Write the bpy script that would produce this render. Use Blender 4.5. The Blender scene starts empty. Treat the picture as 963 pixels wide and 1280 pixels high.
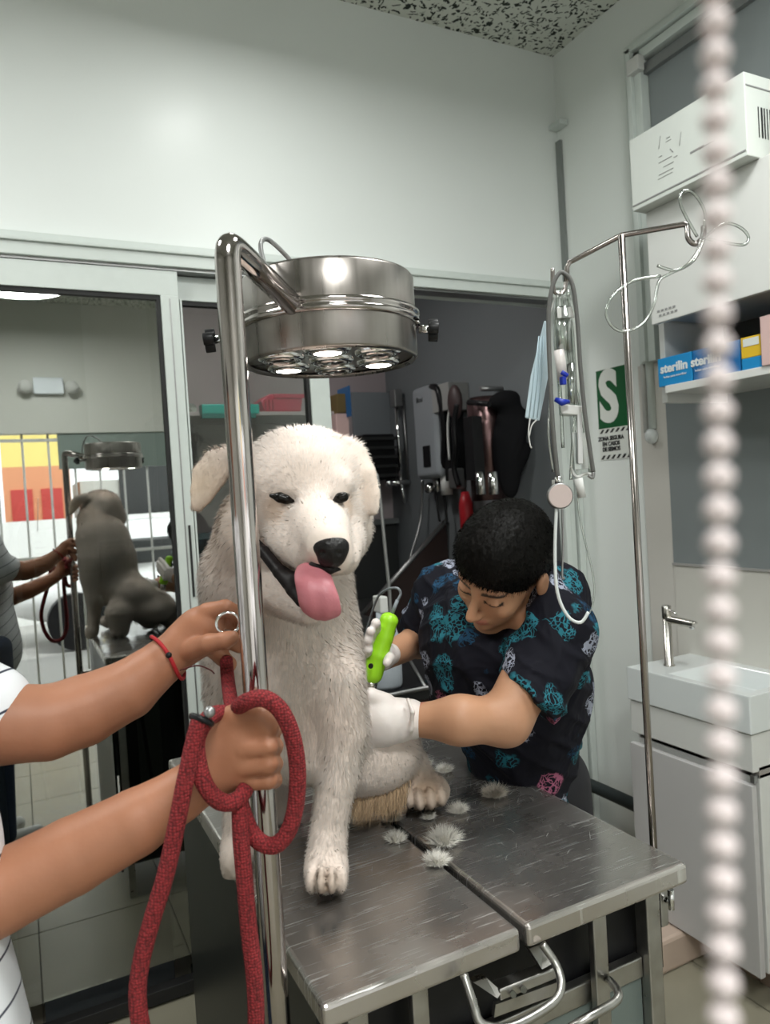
import bpy, bmesh, math, random
import numpy as np
from mathutils import Vector, Matrix, Euler
random.seed(4)
rng = np.random.default_rng(4)
R = math.radians
SC = bpy.context.scene
COL = SC.collection

# ------------------------------------------------------------------ camera
F_PX, W_PX, H_PX = 920.0, 963, 1280
EYE = Vector((0, 0, 1.5))
YAW, PITCH, ROLL = R(26.6), R(1.43), R(3.5)
r0 = Vector((math.cos(YAW), -math.sin(YAW), 0))
fw = Vector((math.sin(YAW)*math.cos(PITCH), math.cos(YAW)*math.cos(PITCH), -math.sin(PITCH)))
u0 = r0.cross(fw)
CR = r0*math.cos(ROLL) - u0*math.sin(ROLL)
CU = r0*math.sin(ROLL) + u0*math.cos(ROLL)
cam_data = bpy.data.cameras.new('camera')
cam = bpy.data.objects.new('camera', cam_data); COL.objects.link(cam)
M = Matrix((CR, CU, -fw)).transposed().to_4x4(); M.translation = EYE
cam.matrix_world = M
cam_data.sensor_width = 36; cam_data.lens = F_PX/H_PX*36
cam_data.clip_start = 0.03; cam_data.clip_end = 200
cam_data.dof.use_dof = True; cam_data.dof.focus_distance = 1.15; cam_data.dof.aperture_fstop = 7.0
SC.camera = cam

# ------------------------------------------------------------------ world, sun, room lights, exposure
SC.view_settings.view_transform = 'Standard'; SC.view_settings.look = 'None'
SC.view_settings.gamma = 1; SC.view_settings.use_curve_mapping = False
SC.view_settings.exposure = 0.25
SC.cycles.use_denoising = True
SC.cycles.max_bounces = 8; SC.cycles.transparent_max_bounces = 12
SC.cycles.caustics_reflective = False; SC.cycles.caustics_refractive = False
SC.cycles.sample_clamp_indirect = 4
world = bpy.data.worlds.new('sky'); SC.world = world; world.use_nodes = True
wn = world.node_tree.nodes; wl = world.node_tree.links
sky = wn.new('ShaderNodeTexSky'); sky.sky_type = 'HOSEK_WILKIE'; sky.turbidity = 4
sky.sun_direction = (0.2, 0.5, 0.8)
mixw = wn.new('ShaderNodeMix'); mixw.data_type = 'RGBA'; mixw.inputs[0].default_value = 0.75
wl.new(sky.outputs[0], mixw.inputs[6]); mixw.inputs[7].default_value = (0.95, 1.0, 1.0, 1)
wl.new(mixw.outputs[2], wn['Background'].inputs[0]); wn['Background'].inputs[1].default_value = 3.5
sd = bpy.data.lights.new('sun', 'SUN'); sd.energy = 3.0; sd.angle = R(2)
so = bpy.data.objects.new('sun', sd); COL.objects.link(so)
so.rotation_euler = Vector((-0.25, -0.55, -0.8)).to_track_quat('-Z', 'Y').to_euler()
def area(name, loc, size, power, col=(1, 1, 1), sy=None, disk=False):
    d = bpy.data.lights.new(name, 'AREA'); d.energy = power; d.color = col
    d.shape = 'DISK' if disk else 'RECTANGLE'; d.size = size
    if not disk: d.size_y = sy or size
    o = bpy.data.objects.new(name, d); COL.objects.link(o); o.location = loc
    return o
LAMPS = [('near', (0.66, 1.72, 2.98), 0.2, 3), ('mid', (0.1, -0.7, 2.98), 0.6, 38),
         ('left', (-0.8, 1.35, 2.98), 0.5, 17), ('right', (1.15, 0.6, 2.98), 0.5, 22)]  # mid, left and right: unseen fills added to brighten the dog and walls
for n_, p_, s_, e_ in LAMPS:
    area('ceiling_or_fill_light_' + n_, p_, s_, e_, (0.98, 1.0, 0.97), disk=True)
area('inner_room_light', (0.9, 3.0, 2.75), 0.4, 9, (1, 0.98, 0.95), disk=True)

# ------------------------------------------------------------------ measuring helpers (image frame 963x1280 -> world metres)
DU = 0.85
def ray(px, py):
    return fw + CR*((px-W_PX/2)/F_PX) + CU*((H_PX/2-py)/F_PX)
def at(px, py, d):
    return EYE + ray(px, py)*(d*DU)
def on(axis, val, px, py):
    v = ray(px, py); t = (val - EYE[axis])/v[axis]
    return EYE + v*t
def rad(p, d): return p*d*DU/F_PX

# ------------------------------------------------------------------ materials
MATS = {}
def mat(name, col, rough=0.5, metal=0.0, bump=None, noise=None, spec=0.5, emit=None, coat=0, sss=0, trans=0, alpha=1, aniso=None, vcol=False, sheen=0, ior=1.45):
    """bump=(scale,strength) noise=(scale,amount) aniso=(sx,sy,sz) stretches the textures"""
    if name in MATS: return MATS[name]
    m = bpy.data.materials.new(name); m.use_nodes = True; MATS[name] = m
    N = m.node_tree.nodes; L = m.node_tree.links; b = N['Principled BSDF']
    b.inputs['Base Color'].default_value = (*col, 1)
    b.inputs['Roughness'].default_value = rough; b.inputs['Metallic'].default_value = metal
    b.inputs['Specular IOR Level'].default_value = spec; b.inputs['IOR'].default_value = ior
    b.inputs['Coat Weight'].default_value = coat; b.inputs['Alpha'].default_value = alpha
    b.inputs['Transmission Weight'].default_value = trans
    if sheen: b.inputs['Sheen Weight'].default_value = sheen
    if sss:
        b.inputs['Subsurface Weight'].default_value = sss
        b.inputs['Subsurface Radius'].default_value = (0.02, 0.008, 0.005); b.inputs['Subsurface Scale'].default_value = 0.5
    if emit:
        b.inputs['Emission Color'].default_value = (*emit[0], 1); b.inputs['Emission Strength'].default_value = emit[1]
    tc = N.new('ShaderNodeTexCoord'); mp = N.new('ShaderNodeMapping'); L.new(tc.outputs['Object'], mp.inputs[0])
    if aniso: mp.inputs['Scale'].default_value = aniso
    src = None
    if vcol:
        a = N.new('ShaderNodeVertexColor'); a.layer_name = 'Col'; src = a.outputs[0]; L.new(src, b.inputs['Base Color'])
    if noise:
        n = N.new('ShaderNodeTexNoise'); n.inputs['Scale'].default_value = noise[0]; n.inputs['Detail'].default_value = 4
        L.new(mp.outputs[0], n.inputs['Vector'])
        mx = N.new('ShaderNodeMix'); mx.data_type = 'RGBA'; mx.blend_type = 'MULTIPLY'; mx.inputs[0].default_value = 1
        r = N.new('ShaderNodeMapRange'); r.inputs[1].default_value = 0.3; r.inputs[2].default_value = 0.7
        r.inputs[3].default_value = 1-noise[1]; r.inputs[4].default_value = 1+noise[1]*0.4
        L.new(n.outputs[0], r.inputs[0])
        if src: L.new(src, mx.inputs[6])
        else: mx.inputs[6].default_value = (*col, 1)
        L.new(r.outputs[0], mx.inputs[7]); L.new(mx.outputs[2], b.inputs['Base Color'])
        if metal > 0.5:
            r2 = N.new('ShaderNodeMapRange'); r2.inputs[1].default_value = 0.3; r2.inputs[2].default_value = 0.7
            r2.inputs[3].default_value = max(0, rough*0.8); r2.inputs[4].default_value = rough*1.3
            L.new(n.outputs[0], r2.inputs[0]); L.new(r2.outputs[0], b.inputs['Roughness'])
    if bump:
        n2 = N.new('ShaderNodeTexNoise'); n2.inputs['Scale'].default_value = bump[0]; n2.inputs['Detail'].default_value = 5
        L.new(mp.outputs[0], n2.inputs['Vector'])
        bp = N.new('ShaderNodeBump'); bp.inputs['Strength'].default_value = bump[1]; bp.inputs['Distance'].default_value = 0.002
        L.new(n2.outputs[0], bp.inputs['Height']); L.new(bp.outputs[0], b.inputs['Normal'])
    return m

WHITE_WALL = mat('wall_paint', (0.80, 0.835, 0.815), 0.5, bump=(6, 0.12), noise=(1.2, 0.03), coat=0.3)
WHITE_WALL.node_tree.nodes['Principled BSDF'].inputs['Coat Roughness'].default_value = 0.28
RIGHT_WALL = mat('right_wall_paint', (0.78, 0.815, 0.79), 0.5, bump=(5, 0.15), noise=(1.0, 0.04))
GREY_WALL = mat('inner_room_grey_paint', (0.17, 0.185, 0.195), 0.55, noise=(1.5, 0.08))
PINK_WALL = mat('inner_room_pinkish_paint', (0.36, 0.31, 0.32), 0.6, noise=(2, 0.06))
FRONT_WALL = mat('front_wall_paint', (0.62, 0.62, 0.58), 0.6)
ALU = mat('white_aluminium', (0.62, 0.67, 0.64), 0.35, noise=(30, 0.03))
SEAL = mat('black_rubber_seal', (0.01, 0.01, 0.01), 0.6)
STEEL = mat('brushed_steel', (0.56, 0.54, 0.5), 0.24, 1, noise=(40, 0.15), aniso=(1, 1, 0.05), bump=(60, 0.03))
HOUSE = mat('lamp_housing_steel', (0.33, 0.305, 0.285), 0.3, 1, noise=(50, 0.2), aniso=(1, 1, 0.04))
POLISH = mat('polished_steel', (0.45, 0.415, 0.40), 0.1, 1, noise=(25, 0.08))
POLEM = mat('pole_steel', (0.36, 0.33, 0.315), 0.2, 1)
CHROME = mat('chrome', (0.7, 0.7, 0.7), 0.07, 1)
DULL = mat('dull_grey_metal', (0.32, 0.32, 0.32), 0.4, 0.9)
FRAMEM = mat('table_frame_steel', (0.4, 0.39, 0.37), 0.32, 1, noise=(30, 0.15))
BLACK = mat('black_plastic', (0.008, 0.008, 0.009), 0.4, spec=0.3, noise=(30, 0.2))
DARKP = mat('dark_panel', (0.03, 0.032, 0.032), 0.35)
CLOTHB = mat('black_fabric', (0.008, 0.008, 0.009), 0.9, spec=0.1, bump=(300, 0.3))
WHITE = mat('white_lacquer', (0.64, 0.645, 0.625), 0.28, noise=(3, 0.02))
PORC = mat('porcelain', (0.68, 0.715, 0.715), 0.12, coat=0.5)
PLASW = mat('white_plastic', (0.62, 0.62, 0.6), 0.4)
SKIN1 = mat('skin_handler', (0.36, 0.155, 0.085), 0.5, sss=0.08, noise=(14, 0.12), bump=(90, 0.15))
SKIN2 = mat('skin_groomer', (0.45, 0.23, 0.135), 0.5, sss=0.08, noise=(14, 0.08), bump=(90, 0.12), vcol=True)
GLOVE = mat('latex_glove', (0.66, 0.60, 0.57), 0.45, bump=(40, 0.6), sss=0.05)
HAIRM = mat('black_hair', (0.004, 0.0035, 0.003), 0.5, spec=0.12, bump=(120, 0.8), aniso=(1, 1, 0.3))
DOGM = mat('dog_coat', (0.8, 0.72, 0.62), 0.85, vcol=True, bump=(70, 0.5), noise=(25, 0.06))
FURM = mat('dog_fur', (0.85, 0.8, 0.72), 0.8, vcol=True)
TONGUE = mat('tongue', (0.45, 0.15, 0.175), 0.45, bump=(120, 0.3), noise=(30, 0.1), sss=0.1)
NOSE = mat('dog_nose', (0.006, 0.005, 0.005), 0.38, spec=0.35, bump=(160, 0.8))
LIPM = mat('dog_lip', (0.006, 0.004, 0.004), 0.5, spec=0.2)
RED = mat('red_leash', (0.24, 0.018, 0.022), 0.85, bump=(260, 0.9), noise=(120, 0.35))
GREEN = mat('lime_plastic', (0.29, 0.62, 0.015), 0.35)
CARDW = mat('white_carton', (0.63, 0.66, 0.625), 0.5, noise=(4, 0.03))
INK = mat('grey_print', (0.25, 0.25, 0.25), 0.7)
INKB = mat('black_print', (0.015, 0.015, 0.015), 0.6)
BLUEBOX = mat('blue_carton', (0.01, 0.22, 0.5), 0.4)
YELLOWBOX = mat('yellow_carton', (0.65, 0.42, 0.02), 0.45)
PINKBOX = mat('pink_carton', (0.6, 0.42, 0.4), 0.5)
TILE = mat('beige_floor_tile', (0.29, 0.27, 0.205), 0.3, noise=(3, 0.12))
SKIRT = mat('pinkish_beige_tile', (0.5, 0.39, 0.32), 0.3, noise=(8, 0.1))
CLEAR = None

def braid(m, col):
    N = m.node_tree.nodes; L = m.node_tree.links; b = N['Principled BSDF']; tc = N.new('ShaderNodeTexCoord')
    v = N.new('ShaderNodeTexVoronoi'); v.inputs['Scale'].default_value = 330; v.inputs['Randomness'].default_value = .45; L.new(tc.outputs['Object'], v.inputs['Vector'])
    r = N.new('ShaderNodeMapRange'); r.inputs[1].default_value = .2; r.inputs[2].default_value = .75; r.inputs[3].default_value = 1.25; r.inputs[4].default_value = .35; L.new(v.outputs[0], r.inputs[0])
    mx = N.new('ShaderNodeMix'); mx.data_type = 'RGBA'; mx.blend_type = 'MULTIPLY'; mx.inputs[0].default_value = 1; mx.inputs[6].default_value = (*col, 1)
    L.new(r.outputs[0], mx.inputs[7]); L.new(mx.outputs[2], b.inputs['Base Color'])
    bp = N.new('ShaderNodeBump'); bp.invert = True; bp.inputs['Strength'].default_value = .9; bp.inputs['Distance'].default_value = .002; L.new(v.outputs[0], bp.inputs['Height']); L.new(bp.outputs[0], b.inputs['Normal'])
braid(RED, (0.25, 0.02, 0.024))
def nodes_mat(name):
    m = bpy.data.materials.new(name); m.use_nodes = True; MATS[name] = m
    for n in list(m.node_tree.nodes): m.node_tree.nodes.remove(n)
    return m, m.node_tree.nodes, m.node_tree.links
def glass_mat(name, tint, refl, rough=0.0):
    m, N, L = nodes_mat(name)
    o = N.new('ShaderNodeOutputMaterial'); t = N.new('ShaderNodeBsdfTransparent'); g = N.new('ShaderNodeBsdfGlossy')
    t.inputs[0].default_value = (*tint, 1); g.inputs[0].default_value = (0.95, 0.97, 0.95, 1); g.inputs['Roughness'].default_value = rough
    fr = N.new('ShaderNodeFresnel'); fr.inputs[0].default_value = 1.5
    ad = N.new('ShaderNodeMath'); ad.operation = 'ADD'; ad.use_clamp = True; ad.inputs[1].default_value = refl
    L.new(fr.outputs[0], ad.inputs[0]); mx = N.new('ShaderNodeMixShader')
    L.new(ad.outputs[0], mx.inputs[0]); L.new(t.outputs[0], mx.inputs[1]); L.new(g.outputs[0], mx.inputs[2]); L.new(mx.outputs[0], o.inputs[0])
    return m
GLASS = glass_mat('door_glass', (0.55, 0.58, 0.54), 0.36)
GLASS2 = glass_mat('door_glass_clear', (0.85, 0.87, 0.85), 0.02)
TUBEM = glass_mat('clear_tubing', (0.84, 0.87, 0.85), 0.22, 0.15)

def ceiling_mat():
    m = mat('flecked_ceiling', (0.6, 0.62, 0.58), 0.8); N = m.node_tree.nodes; L = m.node_tree.links; b = N['Principled BSDF']
    tc = N.new('ShaderNodeTexCoord'); nz = N.new('ShaderNodeTexNoise'); nz.inputs['Scale'].default_value = 22
    L.new(tc.outputs['Object'], nz.inputs['Vector'])
    ad = N.new('ShaderNodeMix'); ad.data_type = 'VECTOR'; ad.inputs[0].default_value = 0.055
    L.new(tc.outputs['Object'], ad.inputs[4]); L.new(nz.outputs['Color'], ad.inputs[5])
    mp = N.new('ShaderNodeMapping'); mp.inputs['Scale'].default_value = (22, 60, 40); mp.inputs['Rotation'].default_value = (0, 0, 0.7)
    L.new(ad.outputs[1], mp.inputs[0])
    v = N.new('ShaderNodeTexVoronoi'); v.inputs['Scale'].default_value = 1.2; L.new(mp.outputs[0], v.inputs['Vector'])
    mp2 = N.new('ShaderNodeMapping'); mp2.inputs['Scale'].default_value = (60, 23, 40); L.new(ad.outputs[1], mp2.inputs[0])
    v2 = N.new('ShaderNodeTexVoronoi'); v2.inputs['Scale'].default_value = 1.2; L.new(mp2.outputs[0], v2.inputs['Vector'])
    mn = N.new('ShaderNodeMath'); mn.operation = 'MINIMUM'; L.new(v.outputs[0], mn.inputs[0]); L.new(v2.outputs[0], mn.inputs[1])
    r = N.new('ShaderNodeValToRGB'); r.color_ramp.elements[0].position = 0.27; r.color_ramp.elements[0].color = (0.015, 0.02, 0.015, 1)
    r.color_ramp.elements[1].position = 0.35; r.color_ramp.elements[1].color = (0.62, 0.64, 0.58, 1)
    L.new(mn.outputs[0], r.inputs[0]); L.new(r.outputs[0], b.inputs['Base Color'])
    return m
CEILM = ceiling_mat()

def table_mat():
    m = mat('scratched_table_steel', (0.47, 0.45, 0.42), 0.2, 1); N = m.node_tree.nodes; L = m.node_tree.links; b = N['Principled BSDF']
    tc = N.new('ShaderNodeTexCoord')
    heights = []
    for rot, sc, thr in ((0.2, (6, 210, 1), 0.645), (-0.45, (9, 260, 1), 0.65), (1.3, (10, 240, 1), 0.67)):
        mp = N.new('ShaderNodeMapping'); mp.inputs['Rotation'].default_value = (0, 0, rot); mp.inputs['Scale'].default_value = sc
        L.new(tc.outputs['Object'], mp.inputs[0])
        n = N.new('ShaderNodeTexNoise'); n.inputs['Scale'].default_value = 1.6; n.inputs['Detail'].default_value = 3; n.inputs['Distortion'].default_value = 0.4
        L.new(mp.outputs[0], n.inputs['Vector'])
        g = N.new('ShaderNodeMapRange'); g.inputs[1].default_value = thr; g.inputs[2].default_value = thr+0.05; L.new(n.outputs[0], g.inputs[0])
        heights.append(g.outputs[0])
    a = N.new('ShaderNodeMath'); a.operation = 'MAXIMUM'; L.new(heights[0], a.inputs[0]); L.new(heights[1], a.inputs[1])
    a2 = N.new('ShaderNodeMath'); a2.operation = 'MAXIMUM'; L.new(a.outputs[0], a2.inputs[0]); L.new(heights[2], a2.inputs[1])
    big = N.new('ShaderNodeTexNoise'); big.inputs['Scale'].default_value = 9; big.inputs['Detail'].default_value = 6; L.new(tc.outputs['Object'], big.inputs['Vector'])
    rr = N.new('ShaderNodeMapRange'); rr.inputs[1].default_value = 0.35; rr.inputs[2].default_value = 0.7; rr.inputs[3].default_value = 0.17; rr.inputs[4].default_value = 0.33
    L.new(big.outputs[0], rr.inputs[0])
    ad = N.new('ShaderNodeMath'); ad.operation = 'MULTIPLY_ADD'; L.new(a2.outputs[0], ad.inputs[0]); ad.inputs[1].default_value = 0.18; L.new(rr.outputs[0], ad.inputs[2])
    L.new(ad.outputs[0], b.inputs['Roughness'])
    mx = N.new('ShaderNodeMix'); mx.data_type = 'RGBA'; mx.inputs[6].default_value = (0.49, 0.46, 0.435, 1); mx.inputs[7].default_value = (0.72, 0.71, 0.7, 1)
    L.new(a2.outputs[0], mx.inputs[0]); L.new(mx.outputs[2], b.inputs['Base Color'])
    bp = N.new('ShaderNodeBump'); bp.inputs['Strength'].default_value = 0.12; bp.inputs['Distance'].default_value = 0.001
    L.new(a2.outputs[0], bp.inputs['Height'])
    bp2 = N.new('ShaderNodeBump'); bp2.inputs['Strength'].default_value = 0.02; bp2.inputs['Distance'].default_value = 0.004
    L.new(big.outputs[0], bp2.inputs['Height']); L.new(bp.outputs[0], bp2.inputs['Normal']); L.new(bp2.outputs[0], b.inputs['Normal'])
    return m
TABLEM = table_mat(); TABLEM.node_tree.nodes['Principled BSDF'].inputs['Metallic'].default_value = 0.88

def scrub_mat():
    m = mat('printed_scrub_fabric', (0.01, 0.01, 0.016), 0.75, spec=0.15); N = m.node_tree.nodes; L = m.node_tree.links; b = N['Principled BSDF']
    tc = N.new('ShaderNodeTexCoord')
    nz = N.new('ShaderNodeTexNoise'); nz.inputs['Scale'].default_value = 26; nz.inputs['Detail'].default_value = 3; L.new(tc.outputs['Object'], nz.inputs['Vector'])
    ad = N.new('ShaderNodeMix'); ad.data_type = 'VECTOR'; ad.inputs[0].default_value = 0.045
    L.new(tc.outputs['Object'], ad.inputs[4]); L.new(nz.outputs['Color'], ad.inputs[5])
    v = N.new('ShaderNodeTexVoronoi'); v.inputs['Scale'].default_value = 22; L.new(ad.outputs[1], v.inputs['Vector'])
    sep = N.new('ShaderNodeSeparateColor'); L.new(v.outputs['Color'], sep.inputs[0])
    cr = N.new('ShaderNodeValToRGB'); cr.color_ramp.interpolation = 'CONSTANT'
    e = cr.color_ramp.elements; e[0].position = 0; e[0].color = (0.008, 0.008, 0.013, 1); e[1].position = 0.30; e[1].color = (0.025, 0.16, 0.21, 1)
    for p, c in ((0.64, (0.3, 0.32, 0.4, 1)), (0.78, (0.015, 0.06, 0.12, 1)), (0.9, (0.38, 0.12, 0.2, 1)), (0.95, (0.008, 0.008, 0.013, 1))):
        k = e.new(p); k.color = c
    L.new(sep.outputs[0], cr.inputs[0])
    # figure shape: near cell centre, broken by thin wavy lines
    near = N.new('ShaderNodeMapRange'); near.inputs[1].default_value = 0.60; near.inputs[2].default_value = 0.5; L.new(v.outputs[0], near.inputs[0])
    v2 = N.new('ShaderNodeTexVoronoi'); v2.feature = 'DISTANCE_TO_EDGE'; v2.inputs['Scale'].default_value = 120; L.new(ad.outputs[1], v2.inputs['Vector'])
    ln = N.new('ShaderNodeMapRange'); ln.inputs[1].default_value = 0.13; ln.inputs[2].default_value = 0.06; L.new(v2.outputs[0], ln.inputs[0])
    n3 = N.new('ShaderNodeTexNoise'); n3.inputs['Scale'].default_value = 60; L.new(tc.outputs['Object'], n3.inputs['Vector'])
    g3 = N.new('ShaderNodeMapRange'); g3.inputs[1].default_value = 0.56; g3.inputs[2].default_value = 0.6; L.new(n3.outputs[0], g3.inputs[0])
    mxx = N.new('ShaderNodeMath'); mxx.operation = 'MAXIMUM'; L.new(ln.outputs[0], mxx.inputs[0]); L.new(g3.outputs[0], mxx.inputs[1])
    mul = N.new('ShaderNodeMath'); mul.operation = 'MULTIPLY'; L.new(near.outputs[0], mul.inputs[0]); L.new(mxx.outputs[0], mul.inputs[1])
    mx = N.new('ShaderNodeMix'); mx.data_type = 'RGBA'; mx.inputs[6].default_value = (0.008, 0.008, 0.013, 1)
    L.new(mul.outputs[0], mx.inputs[0]); L.new(cr.outputs[0], mx.inputs[7]); L.new(mx.outputs[2], b.inputs['Base Color'])
    n4 = N.new('ShaderNodeTexNoise'); n4.inputs['Scale'].default_value = 11; n4.inputs['Distortion'].default_value = 1.2; L.new(tc.outputs['Object'], n4.inputs['Vector'])
    bp = N.new('ShaderNodeBump'); bp.inputs['Strength'].default_value = 0.7; bp.inputs['Distance'].default_value = 0.02
    L.new(n4.outputs[0], bp.inputs['Height']); L.new(bp.outputs[0], b.inputs['Normal'])
    return m
SCRUB = scrub_mat()

def polo_mat():
    m = mat('white_polo_with_navy_lines', (0.78, 0.8, 0.83), 0.8); N = m.node_tree.nodes; L = m.node_tree.links; b = N['Principled BSDF']
    tc = N.new('ShaderNodeTexCoord'); mp = N.new('ShaderNodeMapping'); mp.inputs['Rotation'].default_value = (0.25, 0.35, 0)
    L.new(tc.outputs['Object'], mp.inputs[0])
    w = N.new('ShaderNodeTexWave'); w.bands_direction = 'Z'; w.inputs['Scale'].default_value = 7.5; w.inputs['Distortion'].default_value = 0.6
    L.new(mp.outputs[0], w.inputs['Vector'])
    r = N.new('ShaderNodeMapRange'); r.inputs[1].default_value = 0.985; r.inputs[2].default_value = 0.995; L.new(w.outputs[1], r.inputs[0])
    mx = N.new('ShaderNodeMix'); mx.data_type = 'RGBA'; mx.inputs[6].default_value = (0.78, 0.8, 0.83, 1); mx.inputs[7].default_value = (0.03, 0.035, 0.06, 1)
    L.new(r.outputs[0], mx.inputs[0]); L.new(mx.outputs[2], b.inputs['Base Color'])
    return m
POLO = polo_mat()

# ------------------------------------------------------------------ object helpers
def tag(o, label=None, cat=None, group=None, kind=None):
    if label: o['label'] = label
    if cat: o['category'] = cat
    if group: o['group'] = group
    if kind: o['kind'] = kind
    return o
def empty(name, loc, label, cat, group=None):
    o = bpy.data.objects.new(name, None); COL.objects.link(o); o.location = loc; o.empty_display_size = 0.05
    return tag(o, label, cat, group)
class MB:
    """collects shapes in world coordinates; build() links one mesh object"""
    def __init__(s): s.v = []; s.f = []; s.sm = []
    def add(s, verts, faces, smooth=False):
        n = len(s.v); s.v += [tuple(v) for v in verts]; s.f += [tuple(i+n for i in f) for f in faces]; s.sm += [smooth]*len(faces); return s
    def box(s, a, b, M=None):
        (x0, y0, z0), (x1, y1, z1) = a, b
        x0, x1 = min(x0, x1), max(x0, x1); y0, y1 = min(y0, y1), max(y0, y1); z0, z1 = min(z0, z1), max(z0, z1)
        vs = [Vector(p) for p in ((x0,y0,z0),(x1,y0,z0),(x1,y1,z0),(x0,y1,z0),(x0,y0,z1),(x1,y0,z1),(x1,y1,z1),(x0,y1,z1))]
        if M is not None: vs = [M @ v for v in vs]
        return s.add(vs, [(0,3,2,1),(4,5,6,7),(0,1,5,4),(1,2,6,5),(2,3,7,6),(3,0,4,7)])
    def prism(s, quad, off):
        q = [Vector(p) for p in quad]; n = len(q); off = Vector(off)
        vs = q + [p+off for p in q]
        fs = [tuple(range(n))[::-1], tuple(range(n, 2*n))] + [(i, (i+1) % n, n+(i+1) % n, n+i) for i in range(n)]
        return s.add(vs, fs)
    def tube(s, pts, r, seg=10, cap=True, closed=False):
        pts = [Vector(p) for p in pts]; n = len(pts)
        rs = list(r) if hasattr(r, '__len__') else [r]*n
        tang = []
        for i in range(n):
            a = pts[(i-1) % n] if (closed or i > 0) else pts[0]; b = pts[(i+1) % n] if (closed or i < n-1) else pts[-1]
            t = (b-a); tang.append(t.normalized() if t.length > 1e-9 else Vector((0, 0, 1)))
        up = Vector((0, 0, 1)) if abs(tang[0].z) < 0.9 else Vector((1, 0, 0))
        nrm = (up - tang[0]*up.dot(tang[0])).normalized(); V = []
        for i in range(n):
            nrm = (nrm - tang[i]*nrm.dot(tang[i])).normalized(); bn = tang[i].cross(nrm)
            for k in range(seg):
                a = 2*math.pi*k/seg; V.append(pts[i] + (nrm*math.cos(a)+bn*math.sin(a))*rs[i])
        Fc = []
        for i in range(n if closed else n-1):
            j = (i+1) % n
            for k in range(seg): Fc.append((i*seg+k, i*seg+(k+1) % seg, j*seg+(k+1) % seg, j*seg+k))
        s.add(V, Fc, True)
        if cap and not closed:
            m = len(s.v)-len(V); s.f += [tuple(m+k for k in range(seg))[::-1], tuple(m+(n-1)*seg+k for k in range(seg))]; s.sm += [False, False]
        return s
    def lathe(s, prof, M, seg=32, smooth=True, cap=True):
        V = []; Fc = []
        for (r, z) in prof:
            for k in range(seg):
                a = 2*math.pi*k/seg; V.append(M @ Vector((r*math.cos(a), r*math.sin(a), z)))
        for i in range(len(prof)-1):
            for k in range(seg): Fc.append((i*seg+k, i*seg+(k+1) % seg, (i+1)*seg+(k+1) % seg, (i+1)*seg+k))
        s.add(V, Fc, smooth)
        m = len(s.v)-len(V)
        if not cap: return s
        if prof[0][0] > 1e-5: s.f.append(tuple(m+k for k in range(seg))[::-1]); s.sm.append(False)
        if prof[-1][0] > 1e-5: s.f.append(tuple(m+(len(prof)-1)*seg+k for k in range(seg))); s.sm.append(False)
        return s
    def sphere(s, c, r, seg=14, rings=8, M=None):
        r = r if hasattr(r, '__len__') else (r, r, r); V = []; Fc = []
        for i in range(rings+1):
            t = math.pi*i/rings
            for k in range(seg):
                a = 2*math.pi*k/seg; p = Vector((r[0]*math.sin(t)*math.cos(a), r[1]*math.sin(t)*math.sin(a), r[2]*math.cos(t)))
                V.append(Vector(c) + (M @ p if M is not None else p))
        for i in range(rings):
            for k in range(seg): Fc.append((i*seg+k, (i+1)*seg+k, (i+1)*seg+(k+1) % seg, i*seg+(k+1) % seg))
        return s.add(V, Fc, True)
    def build(s, name, m, parent=None, bevel=0, origin=None, segs=2):
        base = Vector(origin) if origin is not None else (parent_world(parent) if parent is not None else Vector((0, 0, 0)))
        me = bpy.data.meshes.new(name); me.from_pydata([tuple(Vector(v)-base) for v in s.v], [], s.f); me.validate()
        if len(me.polygons) == len(s.sm): me.polygons.foreach_set('use_smooth', s.sm)
        bmm = bmesh.new(); bmm.from_mesh(me); bmesh.ops.recalc_face_normals(bmm, faces=bmm.faces); bmm.to_mesh(me); bmm.free()
        me.materials.append(m); o = bpy.data.objects.new(name, me); COL.objects.link(o)
        if parent is not None:
            o.parent = parent; o.location = base - parent_world(parent)
        else: o.location = base
        if bevel:
            bv = o.modifiers.new('bevel', 'BEVEL'); bv.width = bevel; bv.segments = segs; bv.limit_method = 'ANGLE'; bv.angle_limit = R(40)
            bv.harden_normals = False
        return o
def parent_world(p):
    v = Vector((0, 0, 0))
    while p is not None: v += Vector(p.location); p = p.parent
    return v
def smooth_path(pts, n=6, closed=False):
    pts = [Vector(p) for p in pts]; out = []; N = len(pts)
    rng_ = range(N if closed else N-1)
    for i in rng_:
        g = lambda j: pts[j % N] if closed else pts[max(0, min(N-1, j))]
        p0, p1, p2, p3 = g(i-1), g(i), g(i+1), g(i+2)
        for k in range(n):
            t = k/n
            out.append(0.5*((2*p1)+(p2-p0)*t+(2*p0-5*p1+4*p2-p3)*t*t+(3*p1-p0-3*p2+p3)*t**3))
    if not closed: out.append(pts[-1])
    return out
def axis_M(c, zdir, xdir=None):
    z = Vector(zdir).normalized(); x = Vector(xdir) if xdir is not None else (Vector((1, 0, 0)) if abs(z.x) < 0.9 else Vector((0, 1, 0)))
    x = (x - z*x.dot(z)).normalized(); y = z.cross(x)
    m = Matrix((x, y, z)).transposed().to_4x4(); m.translation = Vector(c); return m
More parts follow.
